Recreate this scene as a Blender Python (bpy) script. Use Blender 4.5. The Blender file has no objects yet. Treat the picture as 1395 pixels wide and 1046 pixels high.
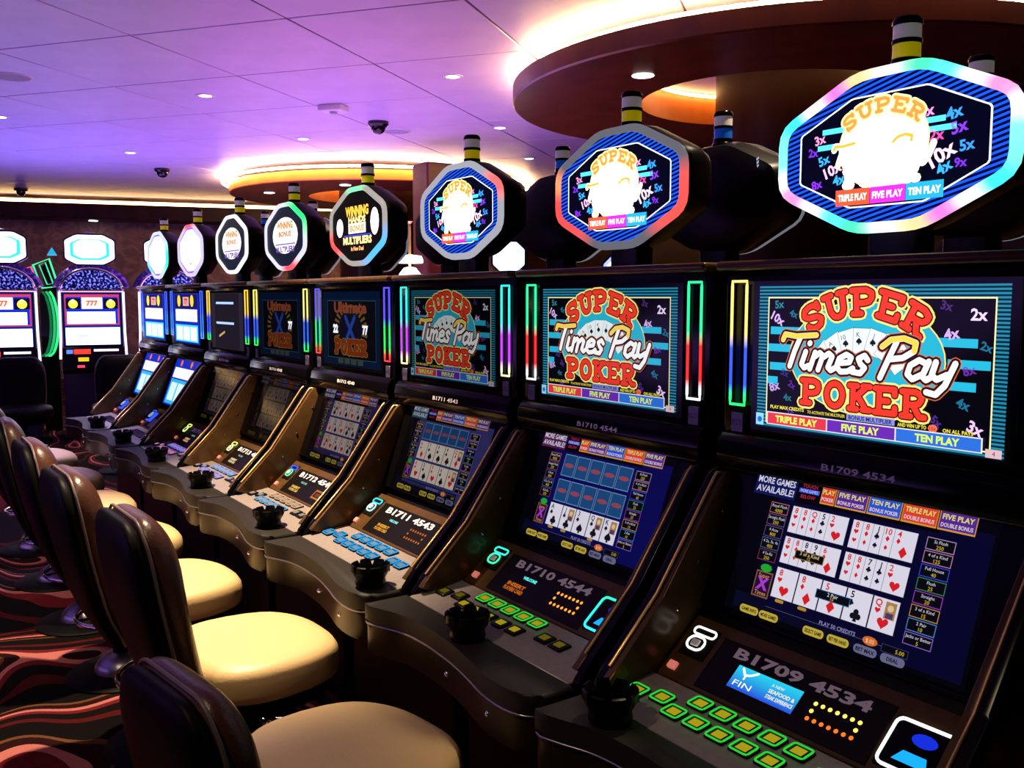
import bpy, bmesh, math, random
from mathutils import Vector, Matrix
R = math.radians
random.seed(7)
SC = bpy.context.scene
COL = SC.collection

# ------------------------------------------------------------------ camera, world, exposure
cam_d = bpy.data.cameras.new('camera')
cam_d.sensor_fit = 'HORIZONTAL'; cam_d.sensor_width = 36.0
cam_d.lens = 36.0 * 1261.5 / 1395.0
cam_d.clip_start = 0.05; cam_d.clip_end = 80
cam = bpy.data.objects.new('camera', cam_d); COL.objects.link(cam)
cam.location = (1.021, -1.497, 1.481)
cam.rotation_euler = (R(90 - 5.35), 0, R(55.41))
SC.camera = cam
SC.view_settings.view_transform = 'Standard'
SC.view_settings.look = 'None'
SC.view_settings.exposure = 0.0
SC.view_settings.gamma = 1.0
SC.view_settings.use_curve_mapping = False
SC.cycles.use_denoising = True
SC.cycles.max_bounces = 6
SC.cycles.sample_clamp_indirect = 4.0
world = bpy.data.worlds.new('world'); SC.world = world
world.use_nodes = True
world.node_tree.nodes['Background'].inputs[0].default_value = (0.30, 0.20, 0.55, 1)
world.node_tree.nodes['Background'].inputs[1].default_value = 0.012

def area_light(name, loc, target, sx, sy, power, color):
    d = bpy.data.lights.new(name, 'AREA'); d.shape = 'RECTANGLE'; d.size = sx; d.size_y = sy
    d.energy = power; d.color = color
    o = bpy.data.objects.new(name, d); COL.objects.link(o); o.location = loc
    o.rotation_euler = (Vector(target) - Vector(loc)).to_track_quat('-Z', 'Y').to_euler()
    return o
# unseen area lights added to wash the ceiling violet, blue and pink
area_light('ceiling_wash_violet', (-8.8, 2.6, 1.30), (-8.8, 2.4, 3.6), 6.0, 3.0, 160, (0.60, 0.25, 0.95))
area_light('ceiling_wash_blue', (-11.6, 0.2, 1.30), (-11.2, 0.2, 3.4), 2.2, 3.4, 95, (0.32, 0.24, 1.0))
area_light('ceiling_wash_pink', (-5.2, 1.9, 1.25), (-5.2, 1.9, 3.6), 2.0, 1.4, 22, (1.0, 0.34, 0.55))
area_light('aisle_wash_violet', (-5.0, -5.5, 1.25), (-5.5, -4.5, 3.6), 7.0, 2.5, 170, (0.44, 0.22, 1.0))

# ------------------------------------------------------------------ helpers
def s2l(c):
    return tuple(((v / 12.92) if v <= 0.04045 else ((v + 0.055) / 1.055) ** 2.4) for v in c)
def hx(h, k=1.0):
    h = h.lstrip('#')
    return tuple(v * k for v in s2l([int(h[i:i + 2], 16) / 255 for i in (0, 2, 4)]))

def pmat(name, color, rough=0.5, metal=0.0, spec=0.5, emit=None, estr=0.0, coat=0.0, bump=None):
    m = bpy.data.materials.new(name); m.use_nodes = True
    nt = m.node_tree; b = nt.nodes['Principled BSDF']
    b.inputs['Base Color'].default_value = (*color, 1)
    b.inputs['Roughness'].default_value = rough
    b.inputs['Metallic'].default_value = metal
    b.inputs['Specular IOR Level'].default_value = spec
    b.inputs['Coat Weight'].default_value = coat
    if emit:
        b.inputs['Emission Color'].default_value = (*emit, 1)
        b.inputs['Emission Strength'].default_value = estr
    if bump:
        sc, st = bump
        tc = nt.nodes.new('ShaderNodeTexCoord'); n = nt.nodes.new('ShaderNodeTexNoise')
        n.inputs['Scale'].default_value = sc; n.inputs['Detail'].default_value = 4
        bp = nt.nodes.new('ShaderNodeBump'); bp.inputs['Strength'].default_value = st
        bp.inputs['Distance'].default_value = 0.01
        nt.links.new(tc.outputs['Object'], n.inputs['Vector'])
        nt.links.new(n.outputs['Fac'], bp.inputs['Height']); nt.links.new(bp.outputs['Normal'], b.inputs['Normal'])
    return m

def noisemat(name, c1, c2, scale, rough=0.5, metal=0, detail=5, stretch=(1, 1, 1), spec=0.5, lo=0.35, hi=0.65, distortion=0.0, bump=0.0):
    m = pmat(name, c1, rough, metal, spec); nt = m.node_tree; b = nt.nodes['Principled BSDF']
    tc = nt.nodes.new('ShaderNodeTexCoord'); mp = nt.nodes.new('ShaderNodeMapping'); mp.inputs['Scale'].default_value = stretch
    n = nt.nodes.new('ShaderNodeTexNoise'); n.inputs['Scale'].default_value = scale; n.inputs['Detail'].default_value = detail
    n.inputs['Distortion'].default_value = distortion
    cr = nt.nodes.new('ShaderNodeValToRGB'); cr.color_ramp.elements[0].position = lo; cr.color_ramp.elements[1].position = hi
    cr.color_ramp.elements[0].color = (*c1, 1); cr.color_ramp.elements[1].color = (*c2, 1)
    nt.links.new(tc.outputs['Object'], mp.inputs['Vector']); nt.links.new(mp.outputs['Vector'], n.inputs['Vector'])
    nt.links.new(n.outputs['Fac'], cr.inputs['Fac']); nt.links.new(cr.outputs['Color'], b.inputs['Base Color'])
    if bump:
        bp = nt.nodes.new('ShaderNodeBump'); bp.inputs['Strength'].default_value = bump; bp.inputs['Distance'].default_value = 0.01
        nt.links.new(n.outputs['Fac'], bp.inputs['Height']); nt.links.new(bp.outputs['Normal'], b.inputs['Normal'])
    return m

def attrmat(name, rough, sampling):
    m = pmat(name, (0.001, 0.001, 0.001), rough, 0, 0.07); nt = m.node_tree; b = nt.nodes['Principled BSDF']
    a = nt.nodes.new('ShaderNodeAttribute'); a.attribute_name = 'Col'
    nt.links.new(a.outputs['Color'], b.inputs['Emission Color']); b.inputs['Emission Strength'].default_value = 1.0
    m.cycles.emission_sampling = sampling
    return m

M = dict(
    black=pmat('black_gloss_plastic', (0.0025, 0.0022, 0.0025), 0.16, 0, 0.14),
    satin=pmat('black_satin_plastic', (0.0035, 0.003, 0.003), 0.38, 0, 0.14),
    rubber=pmat('grey_rubber', (0.018, 0.0145, 0.0115), 0.48, 0, 0.25, bump=(300, 0.15)),
    bronze=noisemat('bronze_lacquer', (0.085, 0.042, 0.014), (0.11, 0.055, 0.019), 30, 0.24, 0.15, spec=0.22),
    gold=pmat('gold_trim', (0.90, 0.55, 0.20), 0.34, 0.6),
    silver=noisemat('silver_deck', (0.30, 0.25, 0.235), (0.34, 0.285, 0.27), 60, 0.36, 0.2, spec=0.3, stretch=(1, 1, 1)),
    housing=pmat('dark_brown_housing', (0.022, 0.012, 0.005), 0.30, 0.0, 0.3),
    deckblk=pmat('dark_bronze_panel', (0.006, 0.0048, 0.0035), 0.30, 0.0, 0.15),
    chrome=pmat('chrome', (0.8, 0.8, 0.82), 0.12, 1.0),
    steel=pmat('brushed_steel', (0.42, 0.41, 0.42), 0.32, 1.0),
    ash=pmat('black_ashtray_melamine', (0.0015, 0.0015, 0.0017), 0.3, 0, 0.12),
    leather=pmat('brown_leather', (0.060, 0.022, 0.013), 0.33, 0, 0.4, bump=(120, 0.12)),
    seat=pmat('tan_leather', (0.74, 0.52, 0.25), 0.42, 0, 0.45, bump=(140, 0.10)),
    shell=pmat('black_shell', (0.0015, 0.0013, 0.0016), 0.5, 0, 0.08),
    piping=pmat('grey_piping', (0.12, 0.085, 0.08), 0.4, 0, 0.4),
    print=attrmat('screen_print', 0.10, 'NONE'),
    glow=attrmat('led_glow', 0.3, 'AUTO'),
    ink=pmat('white_ink', (0.92, 0.86, 0.84), 0.5),
    plate=pmat('grey_badge', (0.10, 0.08, 0.14), 0.35, 0.2),
    platetxt=pmat('badge_ink', (0.03, 0.02, 0.05), 0.4),
    yellow=pmat('yellow_lens', (0.80, 0.66, 0.02), 0.25, 0, 0.5, emit=(0.8, 0.62, 0.0), estr=0.22),
    white=pmat('white_lens', (0.72, 0.66, 0.66), 0.25, 0, 0.5, emit=(0.7, 0.6, 0.6), estr=0.12),
    blue=pmat('blue_lens', (0.02, 0.12, 0.55), 0.25, 0, 0.5, emit=(0.0, 0.08, 0.5), estr=0.22),
    panel=noisemat('ceiling_panel_lit_violet', (0.52, 0.43, 0.66), (0.58, 0.49, 0.72), 3.0, 0.42, 0, 3),  # violet light put into the base colour of a pale ceiling
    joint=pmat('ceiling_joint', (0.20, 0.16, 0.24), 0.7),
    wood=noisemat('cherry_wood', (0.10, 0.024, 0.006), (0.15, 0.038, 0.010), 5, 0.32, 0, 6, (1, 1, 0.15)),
    woodlit=noisemat('cherry_wood_lit_orange', (0.70, 0.19, 0.018), (0.80, 0.23, 0.025), 4, 0.35, 0, 5, (1, 1, 0.2)),  # ring wood with the warm cove light put into its colour
    wooddk=noisemat('dark_walnut', (0.014, 0.0035, 0.0015), (0.026, 0.0065, 0.0025), 5, 0.38, 0, 6, (1, 1, 0.12), spec=0.15),
    wall=noisemat('damask_wallpaper', (0.19, 0.10, 0.085), (0.32, 0.18, 0.14), 3.2, 0.6, 0, 6, distortion=2.2, lo=0.42, hi=0.58),
    cove=pmat('cove_lamp', (1, 1, 1), 0.5, 0, 0.2, emit=(1.0, 0.62, 0.26), estr=55),
    covewall=pmat('cove_lamp_wall', (1, 1, 1), 0.5, 0, 0.2, emit=(1.0, 0.58, 0.20), estr=11),
    lens=pmat('downlight_lens', (1, 1, 1), 0.5, 0, 0.2, emit=(1.0, 0.92, 0.90), estr=9),
    trimw=pmat('white_trim', (0.62, 0.56, 0.66), 0.5),
    grille=pmat('speaker_grille', (0.34, 0.30, 0.42), 0.7),
    dome=pmat('smoked_dome', (0.006, 0.004, 0.008), 0.12),
    cabblue=pmat('blue_black_cabinet', (0.02, 0.02, 0.05), 0.25),
    sparkle=noisemat('blue_sparkle', (0.05, 0.02, 0.22), (0.36, 0.20, 0.90), 30, 0.4, 0, 2, lo=0.5, hi=0.62),
)
# carpet
def carpet():
    m = pmat('carpet', (0.05, 0.01, 0.01), 0.95, 0, 0.1); nt = m.node_tree; b = nt.nodes['Principled BSDF']
    tc = nt.nodes.new('ShaderNodeTexCoord'); mp = nt.nodes.new('ShaderNodeMapping')
    mp.inputs['Rotation'].default_value = (0, 0, R(20))
    w = nt.nodes.new('ShaderNodeTexNoise'); w.inputs['Scale'].default_value = 1.15; w.inputs['Detail'].default_value = 0.6; w.inputs['Distortion'].default_value = 0.7
    mp.inputs['Scale'].default_value = (0.55, 1.25, 1.0)
    mu = nt.nodes.new('ShaderNodeMath'); mu.operation = 'MULTIPLY'; mu.inputs[1].default_value = 7.5
    fr = nt.nodes.new('ShaderNodeMath'); fr.operation = 'FRACT'
    nt.links.new(w.outputs['Fac'], mu.inputs[0]); nt.links.new(mu.outputs[0], fr.inputs[0])
    cr = nt.nodes.new('ShaderNodeValToRGB'); r = cr.color_ramp; r.interpolation = 'CONSTANT'
    cols = [(0, '060203'), (0.22, '420a0e'), (0.34, '080304'), (0.52, '5c141a'), (0.61, 'a8605c'), (0.69, '200506'), (0.80, '5a3820'), (0.85, '060203')]
    while len(r.elements) < len(cols): r.elements.new(0.5)
    for e, (p, c) in zip(r.elements, cols): e.position = p; e.color = (*hx(c), 1)
    nt.links.new(tc.outputs['Object'], mp.inputs['Vector']); nt.links.new(mp.outputs['Vector'], w.inputs['Vector'])
    nt.links.new(fr.outputs[0], cr.inputs['Fac']); nt.links.new(cr.outputs['Color'], b.inputs['Base Color'])
    n = nt.nodes.new('ShaderNodeTexNoise'); n.inputs['Scale'].default_value = 180
    bp = nt.nodes.new('ShaderNodeBump'); bp.inputs['Strength'].default_value = 0.5; bp.inputs['Distance'].default_value = 0.01
    nt.links.new(tc.outputs['Object'], n.inputs['Vector']); nt.links.new(n.outputs['Fac'], bp.inputs['Height']); nt.links.new(bp.outputs['Normal'], b.inputs['Normal'])
    return m
M['carpet'] = carpet()

def mesh(name, verts, faces, smooth=False, cols=None):
    me = bpy.data.meshes.new(name); me.from_pydata([tuple(v) for v in verts], [], faces); me.update()
    if smooth: me.shade_smooth()
    if cols is not None:
        a = me.attributes.new('Col', 'FLOAT_COLOR', 'POINT')
        flat = []
        for c in cols: flat += [c[0], c[1], c[2], 1.0]
        a.data.foreach_set('color', flat)
    return me
def bm_mesh(name, bm, smooth=False, angle=None):
    bmesh.ops.recalc_face_normals(bm, faces=bm.faces[:])
    me = bpy.data.meshes.new(name); bm.to_mesh(me); bm.free()
    if smooth:
        me.shade_smooth()
        if angle is not None:
            try: me.set_sharp_from_angle(angle=R(angle))
            except Exception: pass
    return me
def obj(name, me, mat, parent=None, loc=(0, 0, 0), rot=(0, 0, 0), label=None):
    if mat is not None and len(me.materials) == 0: me.materials.append(M[mat])
    o = bpy.data.objects.new(name, me); COL.objects.link(o); o.parent = parent; o.location = loc; o.rotation_euler = rot
    if label: o['label'] = label
    return o
def thing(name, label, cat, loc=(0, 0, 0), rz=0.0, group=None):
    o = bpy.data.objects.new(name, None); COL.objects.link(o); o.location = loc; o.rotation_euler = (0, 0, rz)
    o.empty_display_size = 0.1
    o['label'] = label; o['category'] = cat
    if group: o['group'] = group
    return o
def tag(o, label, cat, group=None):
    o['label'] = label; o['category'] = cat
    if group: o['group'] = group
    return o
def structure(o, label=None):
    o['kind'] = 'structure'
    if label: o['label'] = label
    return o
CACHE = {}
def shared(key, fn):
    if key not in CACHE: CACHE[key] = fn()
    return CACHE[key]

def box(name, x0, x1, y0, y1, z0, z1, bevel=0.0, seg=2):
    bm = bmesh.new(); bmesh.ops.create_cube(bm, size=1)
    for v in bm.verts:
        v.co = Vector((x0 if v.co.x < 0 else x1, y0 if v.co.y < 0 else y1, z0 if v.co.z < 0 else z1))
    if bevel: bmesh.ops.bevel(bm, geom=bm.edges[:] , offset=bevel, segments=seg, profile=0.5, affect='EDGES')
    return bm_mesh(name, bm, bool(bevel), 40)
def prism_x(name, prof, x0, x1, bevel=0.0):
    """profile of (y,z) extruded along x"""
    bm = bmesh.new(); n = len(prof)
    a = [bm.verts.new((x0, y, z)) for y, z in prof]; b = [bm.verts.new((x1, y, z)) for y, z in prof]
    bm.faces.new(a); bm.faces.new(b[::-1])
    for i in range(n): bm.faces.new((a[i], b[i], b[(i + 1) % n], a[(i + 1) % n]))
    if bevel: bmesh.ops.bevel(bm, geom=bm.edges[:], offset=bevel, segments=2, profile=0.5, affect='EDGES')
    return bm_mesh(name, bm, bool(bevel), 35)
def prism_z(name, outline, z0, z1, bevel=0.0, seg=3):
    bm = bmesh.new(); n = len(outline)
    a = [bm.verts.new((x, y, z0)) for x, y in outline]; b = [bm.verts.new((x, y, z1)) for x, y in outline]
    f0 = bm.faces.new(a); f1 = bm.faces.new(b)
    for i in range(n): bm.faces.new((a[i], b[i], b[(i + 1) % n], a[(i + 1) % n]))
    if bevel:
        es = list(f1.edges) + list(f0.edges)
        bmesh.ops.bevel(bm, geom=es, offset=bevel, segments=seg, profile=0.5, affect='EDGES')
    return bm_mesh(name, bm, True, 40)
def lathe(name, prof, n=32, smooth=True, angle=40):
    """prof of (r,z)"""
    V = []; F = []
    for r, z in prof:
        for i in range(n):
            t = 2 * math.pi * i / n; V.append((r * math.cos(t), r * math.sin(t), z))
    for k in range(len(prof) - 1):
        for i in range(n):
            j = (i + 1) % n; F.append((k * n + i, k * n + j, (k + 1) * n + j, (k + 1) * n + i))
    F.append(tuple(range(n))[::-1]); F.append(tuple(range((len(prof) - 1) * n, len(prof) * n)))
    bm = bmesh.new(); vs = [bm.verts.new(v) for v in V]
    for f in F: bm.faces.new([vs[i] for i in f])
    return bm_mesh(name, bm, smooth, angle)
def tube(path, r, n=6, closed=False, cols=None):
    """verts, faces, colours of a tube swept along a path"""
    P = [Vector(p) for p in path]; m = len(P); V = []; F = []; C = []
    for i, p in enumerate(P):
        if closed: d = (P[(i + 1) % m] - P[i - 1])
        else: d = P[min(i + 1, m - 1)] - P[max(i - 1, 0)]
        d.normalize()
        up = Vector((0, 0, 1)) if abs(d.z) < 0.9 else Vector((0, 1, 0))
        a = d.cross(up).normalized(); b = d.cross(a).normalized()
        for k in range(n):
            t = 2 * math.pi * k / n; V.append(p + a * (r * math.cos(t)) + b * (r * math.sin(t)))
            if cols: C.append(cols[i])
    L = m if closed else m - 1
    for i in range(L):
        j = (i + 1) % m
        for k in range(n):
            l = (k + 1) % n; F.append((i * n + k, i * n + l, j * n + l, j * n + k))
    if not closed: F.append(tuple(range(n))); F.append(tuple((m - 1) * n + k for k in range(n))[::-1])
    return V, F, C
def tube_mesh(name, paths, r, n=6, closed=False, cols=None):
    V = []; F = []; C = []
    for q, p in enumerate(paths):
        v, f, c = tube(p, r, n, closed, cols[q] if cols else None)
        o = len(V); V += v; C += c; F += [tuple(i + o for i in t) for t in f]
    return mesh(name, V, F, True, C if cols else None)
def loft(name, loops, smooth=True, angle=50, cap=True):
    bm = bmesh.new(); L = [[bm.verts.new(v) for v in lp] for lp in loops]; n = len(L[0])
    for a, b in zip(L[:-1], L[1:]):
        for i in range(n):
            j = (i + 1) % n; bm.faces.new((a[i], a[j], b[j], b[i]))
    if cap: bm.faces.new(L[0][::-1]); bm.faces.new(L[-1])
    return bm_mesh(name, bm, smooth, angle)
def rrect(w, h, r, n=4, cx=0, cy=0):
    pts = []
    for sx, sy, a0 in ((1, 1, 0), (-1, 1, 90), (-1, -1, 180), (1, -1, 270)):
        for i in range(n + 1):
            t = R(a0 + 90 * i / n); pts.append((cx + sx * (w / 2 - r) + r * math.cos(t), cy + sy * (h / 2 - r) + r * math.sin(t)))
    return pts
def clip_convex(poly, clipper):
    out = list(poly); n = len(clipper)
    for i in range(n):
        ax, ay = clipper[i]; bx, by = clipper[(i + 1) % n]; inp = out; out = []
        if not inp: return []
        def side(p): return (bx - ax) * (p[1] - ay) - (by - ay) * (p[0] - ax)
        for k in range(len(inp)):
            p = inp[k]; q = inp[(k + 1) % len(inp)]; sp, sq = side(p), side(q)
            if sp >= 0: out.append(p)
            if (sp >= 0) != (sq >= 0):
                t = sp / (sp - sq); out.append((p[0] + (q[0] - p[0]) * t, p[1] + (q[1] - p[1]) * t))
    return out

# ------------------------------------------------------------------ flat print (screens, lettering)
TXT = {}
def text_geo(s, bold=0.0, shear=0.0):
    key = (s, bold, shear)
    if key in TXT: return TXT[key]
    cu = bpy.data.curves.new('lettering', 'FONT'); cu.body = s; cu.size = 1.0; cu.resolution_u = 2; cu.offset = bold; cu.shear = shear
    cu.fill_mode = 'FRONT'
    ob = bpy.data.objects.new('lettering', cu); me = ob.to_mesh()
    V = [(v.co.x, v.co.y) for v in me.vertices]; F = [tuple(p.vertices) for p in me.polygons]
    ob.to_mesh_clear(); bpy.data.objects.remove(ob); bpy.data.curves.remove(cu)
    if V:
        x0 = min(v[0] for v in V); x1 = max(v[0] for v in V); y0 = min(v[1] for v in V); y1 = max(v[1] for v in V)
        V = [((x - x0), y) for x, y in V]; w = x1 - x0
    else: w = 0.5; y0 = 0; y1 = .7
    TXT[key] = (V, F, w, y0, y1); return TXT[key]

SLAB = {
 'S': [[(.88,.74),(.88,.98)], [(.86,.80),(.72,.96),(.5,1),(.26,.95),(.15,.76),(.28,.58),(.7,.43),(.86,.26),(.74,.05),(.5,0),(.28,.05),(.13,.22)], [(.12,.02),(.12,.26)]],
 'U': [[(.18,1),(.18,.3),(.3,.06),(.5,0),(.7,.06),(.82,.3),(.82,1)], [(0,1),(.36,1)], [(.64,1),(1,1)]],
 'P': [[(.22,0),(.22,1)], [(.03,1),(.62,1),(.86,.88),(.88,.68),(.78,.52),(.55,.45),(.25,.45)], [(.03,0),(.45,0)]],
 'E': [[(.22,0),(.22,1)], [(.03,1),(.9,1),(.9,.78)], [(.25,.5),(.62,.5)], [(.03,0),(.92,0),(.92,.24)]],
 'R': [[(.22,0),(.22,1)], [(.03,1),(.6,1),(.84,.88),(.85,.70),(.74,.53),(.5,.47),(.25,.47)], [(.5,.47),(.72,.1),(.8,0),(1,0)], [(.03,0),(.42,0)]],
 'O': [[(.5+.4*math.cos(R(a)), .5+.5*math.sin(R(a))) for a in range(0,361,30)]],
 'K': [[(.2,0),(.2,1)], [(.03,1),(.4,1)], [(.03,0),(.4,0)], [(.84,1),(.26,.46)], [(.42,.58),(.82,0)], [(.66,0),(1,0)], [(.66,1),(.98,1)]],
}
SCRIPT = [  # (letter strokes, advance)
 ([[(-.02,.80),(.0,.97),(.3,.93),(.8,1.0)], [(.42,.95),(.36,.5),(.34,.03)]], .60),
 ([[(.05,.5),(.03,.12),(.12,.02),(.22,.1)], [(.09,.74),(.10,.76)]], .25),
 ([[(.04,.5),(.02,0)], [(.03,.34),(.16,.5),(.25,.42),(.23,0)], [(.24,.34),(.38,.5),(.48,.42),(.45,.1),(.54,.02),(.62,.1)]], .60),
 ([[(.05,.24),(.32,.30),(.33,.44),(.2,.51),(.06,.38),(.05,.14),(.18,.01),(.34,.04),(.44,.14)]], .42),
 ([[(.30,.40),(.2,.52),(.08,.42),(.16,.28),(.28,.18),(.22,.02),(.02,.04)]], .58),
 ([[(.22,.96),(.16,.5),(.10,-.05)], [(-.06,.80),(.08,1.0),(.35,1.06),(.62,.96),(.64,.74),(.45,.54),(.2,.48)]], .60),
 ([[(.36,.44),(.2,.52),(.05,.36),(.05,.12),(.18,.0),(.34,.14)], [(.40,.5),(.36,.1),(.46,.01),(.54,.1)]], .52),
 ([[(.02,.5),(.02,.16),(.14,.05),(.32,.2)], [(.40,.5),(.34,-.08),(.22,-.34),(.02,-.30)]], .5),
]
def heart(): 
    p = []
    for i in range(18):
        t = 2 * math.pi * i / 18; p.append((16 * math.sin(t) ** 3 / 34, (13 * math.cos(t) - 5 * math.cos(2 * t) - 2 * math.cos(3 * t) - math.cos(4 * t)) / 34 + .05))
    return p[::-1]
HEART = heart()
def circ(cx, cy, r, n=12, ry=None):
    ry = r if ry is None else ry
    return [(cx + r * math.cos(2 * math.pi * i / n), cy + ry * math.sin(2 * math.pi * i / n)) for i in range(n)]
SUIT = {'h': [HEART], 'd': [[(0, -.5), (.38, 0), (0, .5), (-.38, 0)]],
        's': [[(x, -y + .08) for x, y in HEART][::-1], [(-.18, -.5), (.18, -.5), (0, .0)]],
        'c': [circ(0, .22, .23), circ(-.24, -.1, .23), circ(.24, -.1, .23), [(-.18, -.5), (.18, -.5), (0, .1)]]}

class Art:
    """flat printed / displayed artwork: coloured polygons in a local plane (x right, y up), each layer a hair proud of the last"""
    def __init__(self, step=0.00012): self.V = []; self.F = []; self.C = []; self.d = 0.0; self.step = step; self.k = 1.0
    def up(self): self.d += self.step; return self
    def poly(self, pts, c):
        o = len(self.V); self.V += [(x, -self.d, y) for x, y in pts]; self.F.append(tuple(range(o, o + len(pts))))
        c = tuple(v * self.k for v in c); self.C += [c] * len(pts)
    def rect(self, x0, y0, x1, y1, c): self.poly([(x0, y0), (x1, y0), (x1, y1), (x0, y1)], c)
    def frame(self, x0, y0, x1, y1, w, c):
        self.rect(x0, y0, x1, y0 + w, c); self.rect(x0, y1 - w, x1, y1, c); self.rect(x0, y0 + w, x0 + w, y1 - w, c); self.rect(x1 - w, y0 + w, x1, y1 - w, c)
    def line(self, pts, w, c, rnd=True):
        for (x0, y0), (x1, y1) in zip(pts[:-1], pts[1:]):
            l = math.hypot(x1 - x0, y1 - y0)
            if l < 1e-9: continue
            nx, ny = -(y1 - y0) / l * w / 2, (x1 - x0) / l * w / 2
            self.poly([(x0 - nx, y0 - ny), (x1 - nx, y1 - ny), (x1 + nx, y1 + ny), (x0 + nx, y0 + ny)], c)
        if rnd:
            for x, y in pts: self.poly(circ(x, y, w / 2, 8), c)
    def text(self, s, cx, cy, h, c, maxw=None, bold=0.0, align='C', rot=0.0, shear=0.0, width=None):
        V, F, w, y0, y1 = text_geo(s, bold, shear)
        sy = h / 0.70; sx = sy
        if width: sx = width / max(w, 1e-6)
        elif maxw and w * sx > maxw: sx = maxw / w
        ox = {'C': -w * sx / 2, 'L': 0, 'R': -w * sx}[align]; cr, sr = math.cos(rot), math.sin(rot); o = len(self.V)
        for x, y in V:
            px, py = ox + x * sx, (y - 0.35) * sy
            self.V.append((cx + px * cr - py * sr, -self.d, cy + px * sr + py * cr))
        c = tuple(v * self.k for v in c); self.C += [c] * len(V); self.F += [tuple(i + o for i in f) for f in F]
    def strokes(self, strokes, fn, w, c):
        for st in strokes: self.line([fn(*p) for p in st], w, c, True)
    def suit(self, s, cx, cy, h, c):
        for p in SUIT[s]: self.poly([(cx + x * h, cy + y * h) for x, y in p], c)
    def mesh(self, name): return mesh(name, self.V, self.F, False, self.C)

WHITE = (1, 1, 1); BLK = (0.002, 0.002, 0.004)

def slab_word(A, word, fn, lw, h, cfill, cout, cdark, wfill, wout):
    for step in range(3):
        A.up()
        for i, ch in enumerate(word):
            f = lambda x, y, i=i: fn(i, x, y)
            if step == 0: A.strokes(SLAB[ch], f, wout, cout)
            elif step == 1: A.strokes(SLAB[ch], f, (wfill + wout) * 0.46, cdark)
            else: A.strokes(SLAB[ch], f, wfill, cfill)

def times_pay(A, x0, x1, y, h, slope, c_in, c_mid, c_out):
    tot = sum(a for _, a in SCRIPT); k = (x1 - x0) / tot
    for w, c in ((0.335, c_out), (0.285, c_mid), (0.165, None)):
        A.up(); cx = 0.0
        for i, (st, adv) in enumerate(SCRIPT):
            def fn(px, py, cx=cx):
                return (x0 + (cx + px + 0.22 * py) * k, y + py * h + (cx + px) * k * slope)
            big = i in (0, 5)
            A.strokes(st, fn, w * h, c if c else c_in)
            cx += adv
    # yellow flash over the tops of the two capitals
    A.up(); cx = 0.0
    for i, (st, adv) in enumerate(SCRIPT):
        if i in (0, 5):
            def fn(px, py, cx=cx): return (x0 + (cx + px + 0.22 * py) * k, y + py * h + (cx + px) * k * slope)
            s2 = [[p for p in s if p[1] > 0.72] for s in st]
            A.strokes([s for s in s2 if len(s) > 1], fn, 0.15 * h, hx('ffd84a'))
        cx += adv

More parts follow.
